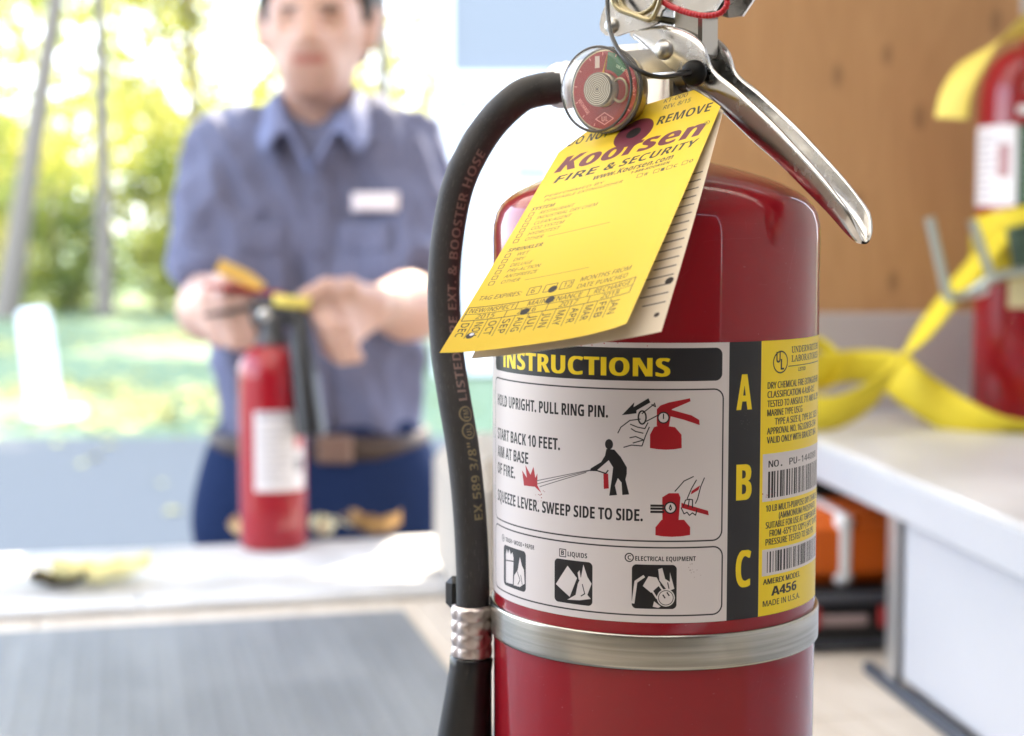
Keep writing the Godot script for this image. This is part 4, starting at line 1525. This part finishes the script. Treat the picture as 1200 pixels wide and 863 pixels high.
func person() -> void:
	var base := Vector3(-0.30, 0, -2.52)
	var t := thing("person", "man in a blue short-sleeved work shirt looking down at the extinguisher in his hands", "person", base)
	var w := func(x: float, y: float, d: float) -> Vector3: return V(x, y, d) - base
	# skin: head, neck, arms and hands in one mesh
	var skin := mat(Color(1, 1, 1), 0.5)
	skin.vertex_color_use_as_albedo = true
	skin.subsurf_scatter_enabled = true
	skin.subsurf_scatter_strength = 0.15
	var tone := Color(0.49, 0.30, 0.235)
	var st := S()
	var head := Blob.new(0.012, 0.0055)
	head.bone(w.call(-0.292, 0.338, 2.505), w.call(-0.292, 0.345, 2.535), 0.076, 0.084)
	head.bone(w.call(-0.292, 0.315, 2.462), w.call(-0.292, 0.27, 2.462), 0.056, 0.050)
	head.bone(w.call(-0.330, 0.262, 2.49), w.call(-0.306, 0.222, 2.432), 0.020, 0.017)
	head.bone(w.call(-0.254, 0.262, 2.49), w.call(-0.278, 0.222, 2.432), 0.020, 0.017)
	head.bone(w.call(-0.300, 0.218, 2.425), w.call(-0.284, 0.218, 2.425), 0.018, 0.018)
	head.bone(w.call(-0.292, 0.247, 2.425), w.call(-0.292, 0.230, 2.43), 0.026, 0.022)
	head.bone(w.call(-0.292, 0.312, 2.402), w.call(-0.292, 0.274, 2.376), 0.009, 0.0135)
	head.bone(w.call(-0.303, 0.272, 2.398), w.call(-0.281, 0.272, 2.398), 0.008, 0.008)
	head.bone(w.call(-0.330, 0.321, 2.416), w.call(-0.302, 0.317, 2.403), 0.010, 0.010)
	head.bone(w.call(-0.254, 0.321, 2.416), w.call(-0.282, 0.317, 2.403), 0.010, 0.010)
	head.bone(w.call(-0.334, 0.288, 2.43), w.call(-0.328, 0.282, 2.42), 0.019, 0.017)
	head.bone(w.call(-0.250, 0.288, 2.43), w.call(-0.256, 0.282, 2.42), 0.019, 0.017)
	head.bone(w.call(-0.309, 0.245, 2.402), w.call(-0.275, 0.245, 2.402), 0.006, 0.006)
	head.bone(w.call(-0.306, 0.237, 2.404), w.call(-0.278, 0.237, 2.404), 0.007, 0.007)
	for s in [-1, 1]:
		head.bone(w.call(-0.292 + s * 0.084, 0.318, 2.502), w.call(-0.292 + s * 0.080, 0.278, 2.492), 0.012, 0.009)
		head.cuts.append([w.call(-0.292 + s * 0.030, 0.298, 2.385), w.call(-0.292 + s * 0.040, 0.298, 2.39), 0.0155, 0.0145])
	head.bone(w.call(-0.295, 0.25, 2.505), w.call(-0.296, 0.11, 2.515), 0.052, 0.060)
	head.tint = func(p: Vector3) -> Color:
		var y := p.y - EYE
		var x := absf(p.x + 0.008 + 0.0 - 0.016 + 0.008)
		var c := tone
		if p.z > 0.05:
			if y < 0.262 and y > 0.205:
				c = tone.lerp(Color(0.36, 0.27, 0.24), 0.06)
			if y > 0.235 and y < 0.247 and absf(p.x - 0.008) < 0.023 and p.z > 0.10:
				c = Color(0.36, 0.12, 0.10)
			if y > 0.311 and y < 0.321 and absf(p.x - 0.008) > 0.014 and absf(p.x - 0.008) < 0.044 and p.z > 0.085:
				c = Color(0.06, 0.045, 0.035)
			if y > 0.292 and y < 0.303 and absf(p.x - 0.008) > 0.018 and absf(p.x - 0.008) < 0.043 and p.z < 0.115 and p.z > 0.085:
				c = tone.lerp(Color(0.13, 0.075, 0.06), 0.75)  # lids and sockets tinted dark, shade of the brow put into the skin
		return c
	var n := head.build(st)
	var arm := Blob.new(0.012, 0.009)
	arm.bone(w.call(-0.445, 0.02, 2.480), w.call(-0.444, -0.118, 2.405), 0.036, 0.039)
	arm.bone(w.call(-0.444, -0.118, 2.405), w.call(-0.428, -0.115, 2.33), 0.040, 0.042)
	arm.bone(w.call(-0.428, -0.115, 2.33), w.call(-0.416, -0.112, 2.242), 0.041, 0.030)
	arm.bone(w.call(-0.152, 0.02, 2.480), w.call(-0.142, -0.118, 2.405), 0.036, 0.039)
	arm.bone(w.call(-0.142, -0.118, 2.405), w.call(-0.150, -0.112, 2.33), 0.040, 0.042)
	arm.bone(w.call(-0.150, -0.112, 2.33), w.call(-0.183, -0.105, 2.238), 0.042, 0.029)
	arm.tint = func(_p: Vector3) -> Color: return tone
	n = arm.build(st, n)
	# the hand that grips the valve
	var hr := Blob.new(0.0045, 0.0036)
	for i in 4:
		var k: Vector3 = w.call(-0.356 + 0.004 * i, -0.088 - 0.019 * i, 2.142)
		hr.bone(w.call(-0.374, -0.106 - 0.006 * i, 2.215), k, 0.017, 0.0115)
		finger(hr, [k, k + Vector3(0.026, -0.004, 0.026), k + Vector3(0.052, -0.008, 0.024), k + Vector3(0.062 - 0.004 * i, -0.010, 0.006)], 0.0102 - 0.0005 * i, 0.0078)
	hr.bone(w.call(-0.370, -0.095, 2.205), w.call(-0.352, -0.078, 2.172), 0.018, 0.013)
	finger(hr, [w.call(-0.352, -0.078, 2.172), w.call(-0.328, -0.066, 2.145), w.call(-0.300, -0.068, 2.128)], 0.013, 0.0092)
	hr.bone(w.call(-0.382, -0.112, 2.24), w.call(-0.372, -0.112, 2.212), 0.030, 0.026)
	hr.tint = arm.tint
	for q in hr.bones:
		q[0] += Vector3(-0.042, 0, -0.016)
		q[1] += Vector3(-0.042, 0, -0.016)
	n = hr.build(st, n)
	# the hand that pinches the yellow ribbon
	var hl := Blob.new(0.0045, 0.0036)
	hl.bone(w.call(-0.196, -0.105, 2.25), w.call(-0.212, -0.107, 2.225), 0.029, 0.025)
	for i in 4:
		var k: Vector3 = w.call(-0.258 + 0.006 * i, -0.094 - 0.019 * i, 2.165)
		hl.bone(w.call(-0.212, -0.100 - 0.006 * i, 2.222), k, 0.017, 0.0112)
		if i == 0:
			finger(hl, [k, k + Vector3(-0.020, -0.002, 0.018), k + Vector3(-0.034, -0.006, 0.020), k + Vector3(-0.044, -0.006, 0.016)], 0.0102, 0.0076)
		else:
			finger(hl, [k, k + Vector3(-0.020, -0.006, 0.024), k + Vector3(-0.006, -0.016, 0.038), k + Vector3(0.016, -0.018, 0.030)], 0.0104 - 0.0004 * i, 0.0080)
	hl.bone(w.call(-0.220, -0.092, 2.21), w.call(-0.238, -0.080, 2.175), 0.016, 0.013)
	finger(hl, [w.call(-0.238, -0.080, 2.175), w.call(-0.264, -0.078, 2.147), w.call(-0.292, -0.088, 2.134)], 0.0125, 0.0090)
	hl.tint = arm.tint
	for q in hl.bones:
		q[0] += Vector3(0.022, 0, 0)
		q[1] += Vector3(0.022, 0, 0)
	n = hl.build(st, n)
	add("body", st, skin, t)
	# eyes, cast down
	for s in [-1, 1]:
		st = S()
		lathe(st, mm2("0,11 6,9.3 9.4,6 11,0 9.4,-6 6,-9.3 0,-11", 0), 16, Transform3D(Basis(Vector3.RIGHT, PI / 2), w.call(-0.292 + s * 0.031, 0.298, 2.418)))
		var ey := add("eye", st, mat(lin(0.6, 0.58, 0.55), 0.2), t)
		st = S()
		lathe(st, mm2("0,0.8 3,0.6 5,0", 0), 14, Transform3D(Basis(Vector3.RIGHT, PI / 2 + 0.35), w.call(-0.292 + s * 0.031, 0.2945, 2.4075)))
		add("iris", st, M.dark, ey)
	# hair
	st = S()
	var hair := Blob.new(0.014, 0.008)
	hair.bone(w.call(-0.292, 0.372, 2.515), w.call(-0.292, 0.360, 2.55), 0.084, 0.088)
	for s in [-1, 1]:
		hair.bone(w.call(-0.292 + s * 0.062, 0.375, 2.47), w.call(-0.292 + s * 0.070, 0.315, 2.478), 0.022, 0.012)
		hair.bone(w.call(-0.292 + s * 0.060, 0.37, 2.54), w.call(-0.292 + s * 0.050, 0.27, 2.565), 0.030, 0.022)
	hair.bone(w.call(-0.325, 0.405, 2.44), w.call(-0.262, 0.402, 2.44), 0.026, 0.024)
	hair.build(st)
	add("hair", st, mat(lin(0.022, 0.018, 0.016), 0.55), t)

	# shirt
	var sh := Blob.new(0.015, 0.0105)
	for s in [-1, 1]:
		var x = -0.298 + s * 0.072
		sh.bone(w.call(x, 0.085, 2.52), w.call(x + s * 0.002, -0.10, 2.515), 0.088, 0.088)
		sh.bone(w.call(x + s * 0.002, -0.10, 2.515), w.call(x - s * 0.004, -0.32, 2.515), 0.088, 0.086)
		sh.bone(w.call(x + s * 0.055, 0.118, 2.52), w.call(x - s * 0.030, 0.165, 2.525), 0.052, 0.036)
		sh.bone(w.call(-0.298 + s * 0.138, 0.100, 2.51), w.call(-0.298 + s * 0.146, 0.02, 2.475), 0.054, 0.053)
		sh.bone(w.call(-0.298 + s * 0.146, 0.02, 2.475), w.call(-0.298 + s * 0.148, -0.062, 2.430), 0.052, 0.058)
	sh.bone(w.call(-0.298, 0.10, 2.525), w.call(-0.298, -0.3, 2.52), 0.088, 0.088)
	sh.cuts.append([w.call(-0.292, 0.215, 2.46), w.call(-0.291, 0.110, 2.392), 0.055, 0.014])
	var folds := noise(14.0, 2, 5)
	st = S()
	sh.build(st)
	var shm := mat(lin(0.112, 0.121, 0.20), 0.85)
	shm.rim_enabled = true
	shm.rim = 0.3
	st.generate_normals()
	# pull folds into the cloth
	var arr := st.commit_to_arrays()
	var vs: PackedVector3Array = arr[Mesh.ARRAY_VERTEX]
	var ns: PackedVector3Array = arr[Mesh.ARRAY_NORMAL]
	for i in vs.size():
		var p := vs[i]
		var f := folds.get_noise_3d(p.x * 1.0 + p.y * 0.25, p.y * 0.32, p.z * 0.6)
		var f2 := 1.0 - absf(folds.get_noise_3d(p.x * 0.55 + 9.0, p.y * 0.35 + p.x * 0.4, p.z * 0.5 + 4.0)) * 2.6
		vs[i] = p + ns[i] * (0.009 * f + 0.017 * maxf(f2, 0.0) - 0.005)
	arr[Mesh.ARRAY_VERTEX] = vs
	arr[Mesh.ARRAY_NORMAL] = null
	var am := ArrayMesh.new()
	am.add_surface_from_arrays(Mesh.PRIMITIVE_TRIANGLES, arr)
	st = S()
	st.create_from(am, 0)
	var shirt := add("shirt", st, shm, t)
	# pieces sewn on the front: found on the cloth by marching in from the front
	var lay := func(x: float, y: float, out: float) -> Vector3:
		var p: Vector3 = w.call(x, y, 2.30)
		for i in 40:
			var d := sh.at(p)
			if d < 0.0015:
				break
			p.z -= d * 0.8
		return p + Vector3(0, 0, out)
	var patch := func(called: String, x0: float, x1: float, y0: float, y1: float, out: float, m: Material, sag := 0.0) -> void:
		var q := S()
		var rows := []
		for i in 9:
			var r := PackedVector3Array()
			for j in 9:
				var fx := j / 8.0
				var edge := 0.0 if i in [0, 8] or j in [0, 8] else 1.0
				var y := lerpf(y1, y0, i / 8.0) - sag * (1.0 - absf(fx - 0.5) * 2.0) * (1.0 if i > 4 else 0.0)
				r.append(lay.call(lerpf(x0, x1, fx), y, 0.004 + out * edge))
			rows.append(r)
		sheet(q, rows, 0)
		add(called, q, m, shirt)
	patch.call("pocket", -0.400, -0.330, -0.10, 0.0, 0.005, shm, 0.006)
	patch.call("pocket", -0.252, -0.178, -0.10, 0.0, 0.005, shm, 0.006)
	patch.call("pocket_flap", -0.403, -0.327, -0.032, 0.008, 0.009, shm, 0.010)
	patch.call("pocket_flap", -0.255, -0.175, -0.032, 0.008, 0.009, shm, 0.010)
	patch.call("placket", -0.303, -0.272, -0.30, 0.085, 0.004, shm)
	patch.call("name_patch", -0.236, -0.166, 0.024, 0.052, 0.006, mat(lin(0.72, 0.66, 0.70), 0.7))
	for i in 4:
		st = S()
		lathe(st, mm2("0,2 4,1.6 5,0", 0), 12, Transform3D(Basis(Vector3.RIGHT, PI / 2), lay.call(-0.287, 0.045 - 0.085 * i, 0.010)))
		add("button", st, mat(lin(0.05, 0.05, 0.10), 0.4), shirt)
	# collar: a band round the neck that folds out into two points
	st = S()
	for m in [-1, 1]:
		var fold := []
		var outer := []
		for q in [[0.0, 0.222, 2.585], [0.040, 0.218, 2.562], [0.056, 0.207, 2.50], [0.046, 0.178, 2.445], [0.034, 0.150, 2.416], [0.004, 0.098, 2.396]]:
			fold.append(w.call(-0.292 + m * q[0], q[1], q[2]))
		for q in [[0.0, 0.178, 2.612], [0.078, 0.174, 2.59], [0.091, 0.168, 2.49], [0.070, 0.110, 2.389], [0.041, 0.140, 2.404], [0.009, 0.090, 2.392]]:
			outer.append(w.call(-0.292 + m * q[0], q[1], q[2]))
		var fs := spline(fold, 8)
		var os := spline(outer, 8)
		var rows2 := []
		for i in fs.size():
			var inn: Vector3 = fs[i].lerp(w.call(-0.292, 0.17, 2.50), 0.10) + Vector3(0, -0.03, 0)
			var mid := fs[i].lerp(os[i], 0.5) + Vector3(m * 0.004, 0.004, 0.006)
			rows2.append(PackedVector3Array([inn, fs[i] - Vector3(m * 0.002, 0.001, 0), fs[i] + Vector3(m * 0.002, 0.002, 0.001), mid, os[i], os[i] + Vector3(0, -0.002, -0.003), mid + Vector3(0, -0.003, -0.004)]))
		sheet(st, rows2, 0, m > 0)
	var cm := mat(lin(0.15, 0.175, 0.31), 0.8)  # lighter copy of the shirt colour: sunlight on the collar painted in
	add("collar", st, cm, shirt)

	# trousers, belt, shoes
	var tr := Blob.new(0.03, 0.014)
	for s in [-1, 1]:
		tr.bone(w.call(-0.298 + s * 0.072, -0.355, 2.515), w.call(-0.298 + s * 0.075, -0.45, 2.52), 0.088, 0.098)
		tr.bone(w.call(-0.298 + s * 0.085, -0.47, 2.52), w.call(-0.298 + s * 0.10, -0.82, 2.51), 0.092, 0.066)
		tr.bone(w.call(-0.298 + s * 0.10, -0.82, 2.51), w.call(-0.298 + s * 0.10, -1.22, 2.53), 0.066, 0.056)
	tr.bone(w.call(-0.36, -0.40, 2.52), w.call(-0.236, -0.40, 2.52), 0.094, 0.094)
	st = S()
	tr.build(st)
	var tm := mat(lin(0.012, 0.022, 0.062), 0.9)
	tm.metallic_specular = 0.15
	add("trousers", st, tm, t)
	st = S()
	var rows := []
	for i in 49:
		var a := TAU * i / 48
		var o := Vector3(signf(sin(a)) * 0.060 + sin(a) * 0.106, 0, cos(a) * 0.107)
		var c: Vector3 = w.call(-0.298, -0.327, 2.517) + o
		var nn := Vector3(sin(a), 0, cos(a)) * 0.004
		rows.append(PackedVector3Array([c + Vector3(0, -0.0175, 0) - nn, c + Vector3(0, -0.0175, 0) + nn, c + Vector3(0, 0.0175, 0) + nn, c + Vector3(0, 0.0175, 0) - nn]))
	sheet(st, rows, 0)
	var belt := add("belt", st, mat(lin(0.040, 0.023, 0.016), 0.6), t)
	st = S()
	cbox(st, w.call(-0.262, -0.327, 2.402), Vector3(0.052, 0.042, 0.008), 0.003)
	add("buckle", st, mat(lin(0.20, 0.13, 0.10), 0.4, 0.5), belt)
	for s in [-1, 1]:
		st = S()
		var sb := Blob.new(0.02, 0.014)
		sb.bone(w.call(-0.298 + s * 0.10, -1.275, 2.55), w.call(-0.298 + s * 0.115, -1.285, 2.36), 0.042, 0.034)
		sb.bone(w.call(-0.298 + s * 0.10, -1.20, 2.54), w.call(-0.298 + s * 0.10, -1.25, 2.53), 0.04, 0.045)
		sb.build(st)
		add("shoe", st, mat(lin(0.02, 0.018, 0.016), 0.5), t)


func small_extinguisher() -> void:
	var e := thing("fire_extinguisher", "small red fire extinguisher with a white label, gripped by the man", "fire extinguisher", V(-0.314, -0.418, 2.13), deg_to_rad(8))
	var st := S()
	var prof := PackedVector2Array()
	for p in pp("0,4 38,2 41,0 43,3 43.6,8 43.6,60 43.6,140 43.6,225 43,234 40.5,244 36,253 29,261 21,267 15,271 13.5,274 13.5,282 0,282"):
		prof.append(p * 0.001)
	lathe(st, prof, 48)
	add("body", st, M.red, e)
	var c := Canvas.new(74, 104, 6.0, Vector2.ZERO, Color(0.84, 0.82, 0.82))
	var ink := Color(0.25, 0.24, 0.26)
	c.rect(0, 0, 74, 12, Color(0.82, 0.80, 0.82))
	c.text("INSTRUCTIONS", 5, 9.5, 46, 6, ink)
	for i in 9:
		c.rect(5, 20 + i * 8.6, 5 + [50, 38, 44, 30][i % 4], 22.2 + i * 8.6, Color(0.6, 0.58, 0.6))
	c.rect(55, 30, 70, 50, Color(0.75, 0.35, 0.35))
	c.rect(55, 62, 70, 80, Color(0.45, 0.44, 0.46))
	st = S()
	var rows := []
	for v in 2:
		var r := PackedVector3Array()
		for i in 25:
			var a := lerpf(-0.55, 1.15, i / 24.0)
			r.append(Vector3(sin(a) * 0.0439, 0.183 - 0.104 * v, cos(a) * 0.0439))
		rows.append(r)
	sheet(st, rows, 0, true)
	var lm := mat(Color(1, 1, 1), 0.4)
	lm.albedo_texture = c.tex()
	add("label", st, lm, e)
	st = S()
	lathe(st, mm2("20,262 23.5,262 23,268 19,276 17,284 15.5,290 15,306 0,306", 0), 24)
	cbox(st, Vector3(0.002, 0.308, 0), Vector3(0.056, 0.036, 0.028), 0.006)
	add("valve", st, mat(lin(0.05, 0.05, 0.055), 0.35), e)
	st = S()
	lathe(st, mm2("0,6 7,6 8,5 8,0", 0), 20, Transform3D(Basis(Vector3.RIGHT, PI / 2), Vector3(-0.008, 0.306, 0.012)))
	add("gauge", st, M.chrome, e)
	st = S()
	cbox(st, Vector3(-0.045, 0.312, 0), Vector3(0.085, 0.006, 0.02), 0.002, Basis(Vector3(0, 0, 1), 0.18))
	add("carry_handle", st, mat(lin(0.04, 0.04, 0.045), 0.4), e)
	st = S()
	cbox(st, Vector3(-0.035, 0.338, 0), Vector3(0.10, 0.006, 0.022), 0.002, Basis(Vector3(0, 0, 1), -0.12))
	cbox(st, Vector3(0.012, 0.322, 0), Vector3(0.014, 0.026, 0.018), 0.003)
	add("lever", st, M.red, e)
	st = S()
	tube(st, spline([Vector3(0.022, 0.302, 0.004), Vector3(0.036, 0.300, 0.006), Vector3(0.038, 0.288, 0.014), Vector3(0.039, 0.26, 0.026), Vector3(0.045, 0.20, 0.040), Vector3(0.050, 0.156, 0.046)], 6), 0.0115, 16)
	add("hose", st, M.rubber, e)
	st = S()
	tube(st, PackedVector3Array([Vector3(0.036, 0.278, 0.020), Vector3(0.039, 0.25, 0.030), Vector3(0.050, 0.152, 0.047)]), [0.0135, 0.0170, 0.0190], 20)
	add("nozzle", st, mat(lin(0.007, 0.007, 0.008), 0.33), e)


func shelf_extinguisher() -> void:
	var e := thing("fire_extinguisher", "red fire extinguisher strapped on the workbench at right, cut by the edge of the view", "fire extinguisher", V(0.612, -0.2235, 1.93), deg_to_rad(-20))
	var st := S()
	var prof := PackedVector2Array()
	for p in pp("0,4 58,2 61,0 63.5,4 65.3,12 65.3,120 65.3,360 65,374 63,390 58.5,404 51,416 42,425 32,431 22,434 18,436 18,452 0,452"):
		prof.append(p * 0.001)
	lathe(st, prof, 64)
	add("body", st, M.red, e)
	var sub := func(called: String, a0: float, a1: float, y0: float, y1: float, m: Material, out := 0.0004) -> void:
		var q := S()
		var rows := []
		for v in 2:
			var r := PackedVector3Array()
			for i in 25:
				var a := lerpf(a0, a1, i / 24.0) + deg_to_rad(20)
				r.append(Vector3(sin(a) * (RAD + out), y1 if v == 0 else y0, cos(a) * (RAD + out)))
			rows.append(r)
		sheet(q, rows, 0, true)
		add(called, q, m, e)
	var c := Canvas.new(60, 92, 5.0, Vector2.ZERO, Color(0.93, 0.92, 0.93))
	for i in 10:
		c.rect(6, 10 + i * 8.2, 6 + [30, 42, 24, 36][i % 4], 12 + i * 8.2, Color(0.62, 0.6, 0.66))
	c.rect(40, 22, 54, 60, Color(0.72, 0.55, 0.56))
	var lm := mat(Color(1, 1, 1), 0.4)
	lm.albedo_texture = c.tex()
	sub.call("label", -1.75, -0.60, 0.249, 0.341, lm)
	c = Canvas.new(60, 92, 5.0, Vector2.ZERO, Color(0.18, 0.32, 0.22))
	for i in 10:
		c.rect(6, 10 + i * 8.2, 6 + [30, 42, 24, 36][i % 4], 12 + i * 8.2, Color(0.75, 0.8, 0.74))
	var gm := mat(Color(1, 1, 1), 0.4)
	gm.albedo_texture = c.tex()
	sub.call("green_label", -0.60, 0.5, 0.249, 0.341, gm)
	sub.call("service_sticker", -0.62, -0.05, 0.360 - 0.008, 0.362, M.white, 0.0006)
	sub.call("approval_sticker", -0.70, -0.2, 0.132, 0.172, mat(lin(0.80, 0.72, 0.42), 0.5))
	st = S()
	lathe(st, mm2("0,450 17,450 17,474 12,478 12,505 0,505", 0), 24)
	cbox(st, Vector3(0.01, 0.495, 0), Vector3(0.06, 0.05, 0.025), 0.003)
	add("valve", st, M.steel, e)
	st = S()
	cbox(st, Vector3(0.055, 0.49, 0), Vector3(0.11, 0.014, 0.02), 0.004, Basis(Vector3(0, 0, 1), -0.5))
	cbox(st, Vector3(0.04, 0.535, 0), Vector3(0.14, 0.012, 0.022), 0.004, Basis(Vector3(0, 0, 1), 0.2))
	add("handle", st, M.chrome, e)
	# its yellow tag
	var at := V(0.60, 0.232, 1.87)
	var t := thing("inspection_tag", "yellow tag curling down from the neck of the extinguisher on the workbench", "tag", at)
	st = S()
	var pts := []
	for q in [[0.60, 0.232, 1.868], [0.575, 0.226, 1.858], [0.540, 0.206, 1.85], [0.512, 0.180, 1.842], [0.494, 0.150, 1.836], [0.488, 0.121, 1.834]]:
		pts.append(V(q[0], q[1], q[2]) - at)
	ribbon(st, spline(pts, 5), [Vector3(0.1, 0.9, 0.5), Vector3(0.4, 0.5, 0.75), Vector3(0.75, 0.15, 0.65), Vector3(0.85, 0.05, 0.6)], 0.038, 0.0006)
	add("sheet", st, mat(lin(0.78, 0.62, 0.12), 0.6), t)
	# ratchet strap
	var o := V(0.45, -0.2245, 1.85)
	t = thing("ratchet_strap", "yellow webbing strap looped round the extinguisher and trailing over the workbench", "strap", o)
	var rb := func(called: String, p: Array, sides: Array, wd: float) -> void:
		var q := S()
		var pp3 := []
		for v in p:
			pp3.append(V(v[0], v[1], v[2]) - o)
		ribbon(q, spline(pp3, 7), sides, wd, 0.002)
		add(called, q, M.web, t)
	rb.call("webbing", [[0.560, -0.005, 1.868], [0.525, -0.045, 1.858], [0.484, -0.092, 1.846], [0.445, -0.141, 1.835], [0.405, -0.180, 1.81], [0.364, -0.200, 1.79], [0.329, -0.203, 1.785], [0.30, -0.195, 1.80], [0.285, -0.178, 1.84], [0.300, -0.168, 1.88], [0.328, -0.170, 1.90], [0.366, -0.167, 1.915], [0.403, -0.163, 1.925], [0.442, -0.164, 1.915], [0.462, -0.172, 1.895]], [Vector3(0.7, 0.6, 0.3), Vector3(0.75, 0.5, 0.4), Vector3(0.6, 0.6, 0.5), Vector3(0.25, 0.9, 0.3), Vector3(0.1, 0.95, 0.2), Vector3(0.0, 1, 0.2), Vector3(0, 1, 0.1), Vector3(0.1, 1, 0.2), Vector3(0.2, 0.9, 0.3)], 0.040)
	rb.call("webbing", [[0.440, -0.160, 1.905], [0.455, -0.178, 1.875], [0.476, -0.196, 1.842], [0.500, -0.211, 1.81], [0.532, -0.2195, 1.79], [0.570, -0.2215, 1.785], [0.62, -0.2225, 1.78]], [Vector3(0.75, 0.5, 0.4), Vector3(0.6, 0.6, 0.6), Vector3(0.4, 0.7, 0.6), Vector3(0.05, 0.5, 0.9), Vector3(-0.1, 0.1, 1.0)], 0.048)
	rb.call("webbing", [[0.315, -0.150, 1.96], [0.345, -0.135, 1.955], [0.372, -0.142, 1.945], [0.388, -0.165, 1.935], [0.370, -0.190, 1.93], [0.335, -0.197, 1.935]], [Vector3(0.2, 0.3, 0.9), Vector3(0.0, 0.3, 1.0), Vector3(0.3, 0.2, 0.9)], 0.045)
	# turns round the body
	for q in [[-0.038, 0.05], [-0.002, 0.04]]:
		st = S()
		var rows := []
		for i in 41:
			var a := TAU * i / 40
			var c3 := V(0.612, q[0] + 0.012 * sin(a + 1.0), 1.93) - o
			var rr := RAD + 0.003
			var row := PackedVector3Array()
			for k in [[-0.5, 0.0], [-0.5, 0.0022], [0.5, 0.0022], [0.5, 0.0]]:
				row.append(c3 + Vector3(sin(a) * (rr + k[1]), k[0] * q[1], cos(a) * (rr + k[1])))
			rows.append(row)
		sheet(st, rows, 0)
		add("loop", st, M.web, t)
	st = S()
	for q in [[0.461, 0.011, 1.815, 0.485, -0.078, 1.82], [0.508, 0.008, 1.815, 0.533, -0.056, 1.82]]:
		tube(st, PackedVector3Array([V(q[0], q[1], q[2]) - o, V(q[3], q[4], q[5]) - o]), 0.0056, 12)
	tube(st, spline([V(0.485, -0.078, 1.82) - o, V(0.510, -0.074, 1.835) - o, V(0.533, -0.056, 1.82) - o, V(0.56, -0.050, 1.832) - o, V(0.60, -0.048, 1.842) - o], 5), 0.0056, 12)
	add("hook", st, mat(lin(0.50, 0.55, 0.50), 0.35, 0.9), t)
	st = S()
	cbox(st, V(0.585, -0.020, 1.846) - o, Vector3(0.05, 0.05, 0.016), 0.004, Basis(Vector3(0, 0, 1), 0.2))
	add("ratchet", st, mat(lin(0.05, 0.09, 0.06), 0.4), t)
	st = S()
	lathe(st, mm2("0,11 6,10 11,5 12,0 11,-5 6,-10 0,-11", 0), 16, Transform3D(Basis().scaled(Vector3(1.3, 0.8, 0.7)), V(0.524, -0.070, 1.85) - o))
	add("end_knob", st, M.white, t)


func leaf_thing(called: String, label: String, at: Vector3, size: float, turn: float, curl: float, m: Material) -> void:
	var t := thing(called, label, "leaf", at, turn)
	var st := S()
	var rows := []
	var halves := [0.10, 0.42, 0.62, 0.40, 0.78, 0.55, 0.42, 0.62, 0.34, 0.16, 0.02]
	for i in 11:
		var z := (i / 10.0 - 0.5) * size
		var hw: float = halves[i] * size * 0.5
		var r := PackedVector3Array()
		for j in 7:
			var f := j / 3.0 - 1.0
			r.append(Vector3(f * hw, 0.004 + curl * size * (absf(f) * absf(f) * 0.35 + 0.25 * pow((i - 5) / 5.0, 2)) + 0.012 * size * sin(i * 2.0 + j), z))
		rows.append(r)
	sheet(st, rows, 0)
	add("blade", st, m, t)
	st = S()
	tube(st, spline([Vector3(0, 0.005 + curl * size * 0.25, -0.5 * size), Vector3(0.02, 0.01 + curl * size * 0.3, -0.68 * size), Vector3(0.05, 0.006, -0.85 * size)], 3), 0.0011, 6)
	add("stem", st, m, t)


func small_things() -> void:
	var yellow := mat(lin(0.78, 0.66, 0.26), 0.7)
	yellow.backlight_enabled = true
	yellow.backlight = Color(0.6, 0.6, 0.5)
	var brown := mat(lin(0.34, 0.20, 0.07), 0.7)
	var pale := mat(lin(0.75, 0.72, 0.48), 0.7)
	leaf_thing("fallen_leaf", "large curled yellow leaf lying on the white sill at far left", V(-0.485, DECK + 0.012, 1.905), 0.115, 1.95, 0.45, yellow)
	leaf_thing("fallen_leaf", "dark brown leaf beside the large yellow leaf at far left", V(-0.530, DECK + 0.012, 1.88), 0.07, 1.4, 0.4, mat(lin(0.06, 0.045, 0.02), 0.8))
	leaf_thing("fallen_leaf", "pale cream leaf on the sill just right of the small extinguisher", V(-0.253, DECK + 0.0145, 2.175), 0.05, 0.4, 0.9, pale)
	leaf_thing("fallen_leaf", "curled brown leaf on the sill in front of the trousers", V(-0.185, DECK + 0.0145, 2.195), 0.07, 1.5, 0.8, brown)
	leaf_thing("fallen_leaf", "tan leaf standing on the sill left of the small extinguisher", V(-0.366, DECK + 0.0145, 2.175), 0.045, 0.2, 1.0, mat(lin(0.5, 0.33, 0.15), 0.7))
	# the slips of paper at his hands
	var o := V(-0.345, -0.062, 2.13)
	var t := thing("inspection_tag", "orange-yellow tag sticking up over the hand of the man", "tag", o)
	var st := S()
	var pts := []
	for q in [[-0.378, -0.048, 2.105], [-0.362, -0.056, 2.108], [-0.345, -0.064, 2.112], [-0.325, -0.080, 2.118]]:
		pts.append(V(q[0], q[1], q[2]) - o)
	ribbon(st, spline(pts, 4), [Vector3(0.4, 0.7, 0.3), Vector3(0.3, 0.8, 0.4), Vector3(0.2, 0.8, 0.4)], 0.021, 0.0006)
	add("sheet", st, mat(lin(0.80, 0.48, 0.10), 0.6), t)
	o = V(-0.285, -0.094, 2.108)
	t = thing("seal_ribbon", "short yellow seal ribbon pinched between the fingers of the man", "ribbon", o)
	st = S()
	pts = []
	for q in [[-0.308, -0.092, 2.112], [-0.292, -0.0945, 2.108], [-0.274, -0.096, 2.112], [-0.262, -0.097, 2.118]]:
		pts.append(V(q[0], q[1], q[2]) - o)
	ribbon(st, spline(pts, 4), [Vector3(0.0, 0.9, 0.3), Vector3(0.0, 0.9, 0.3)], 0.016, 0.001)
	add("strip", st, mat(lin(0.80, 0.66, 0.14), 0.6), t)
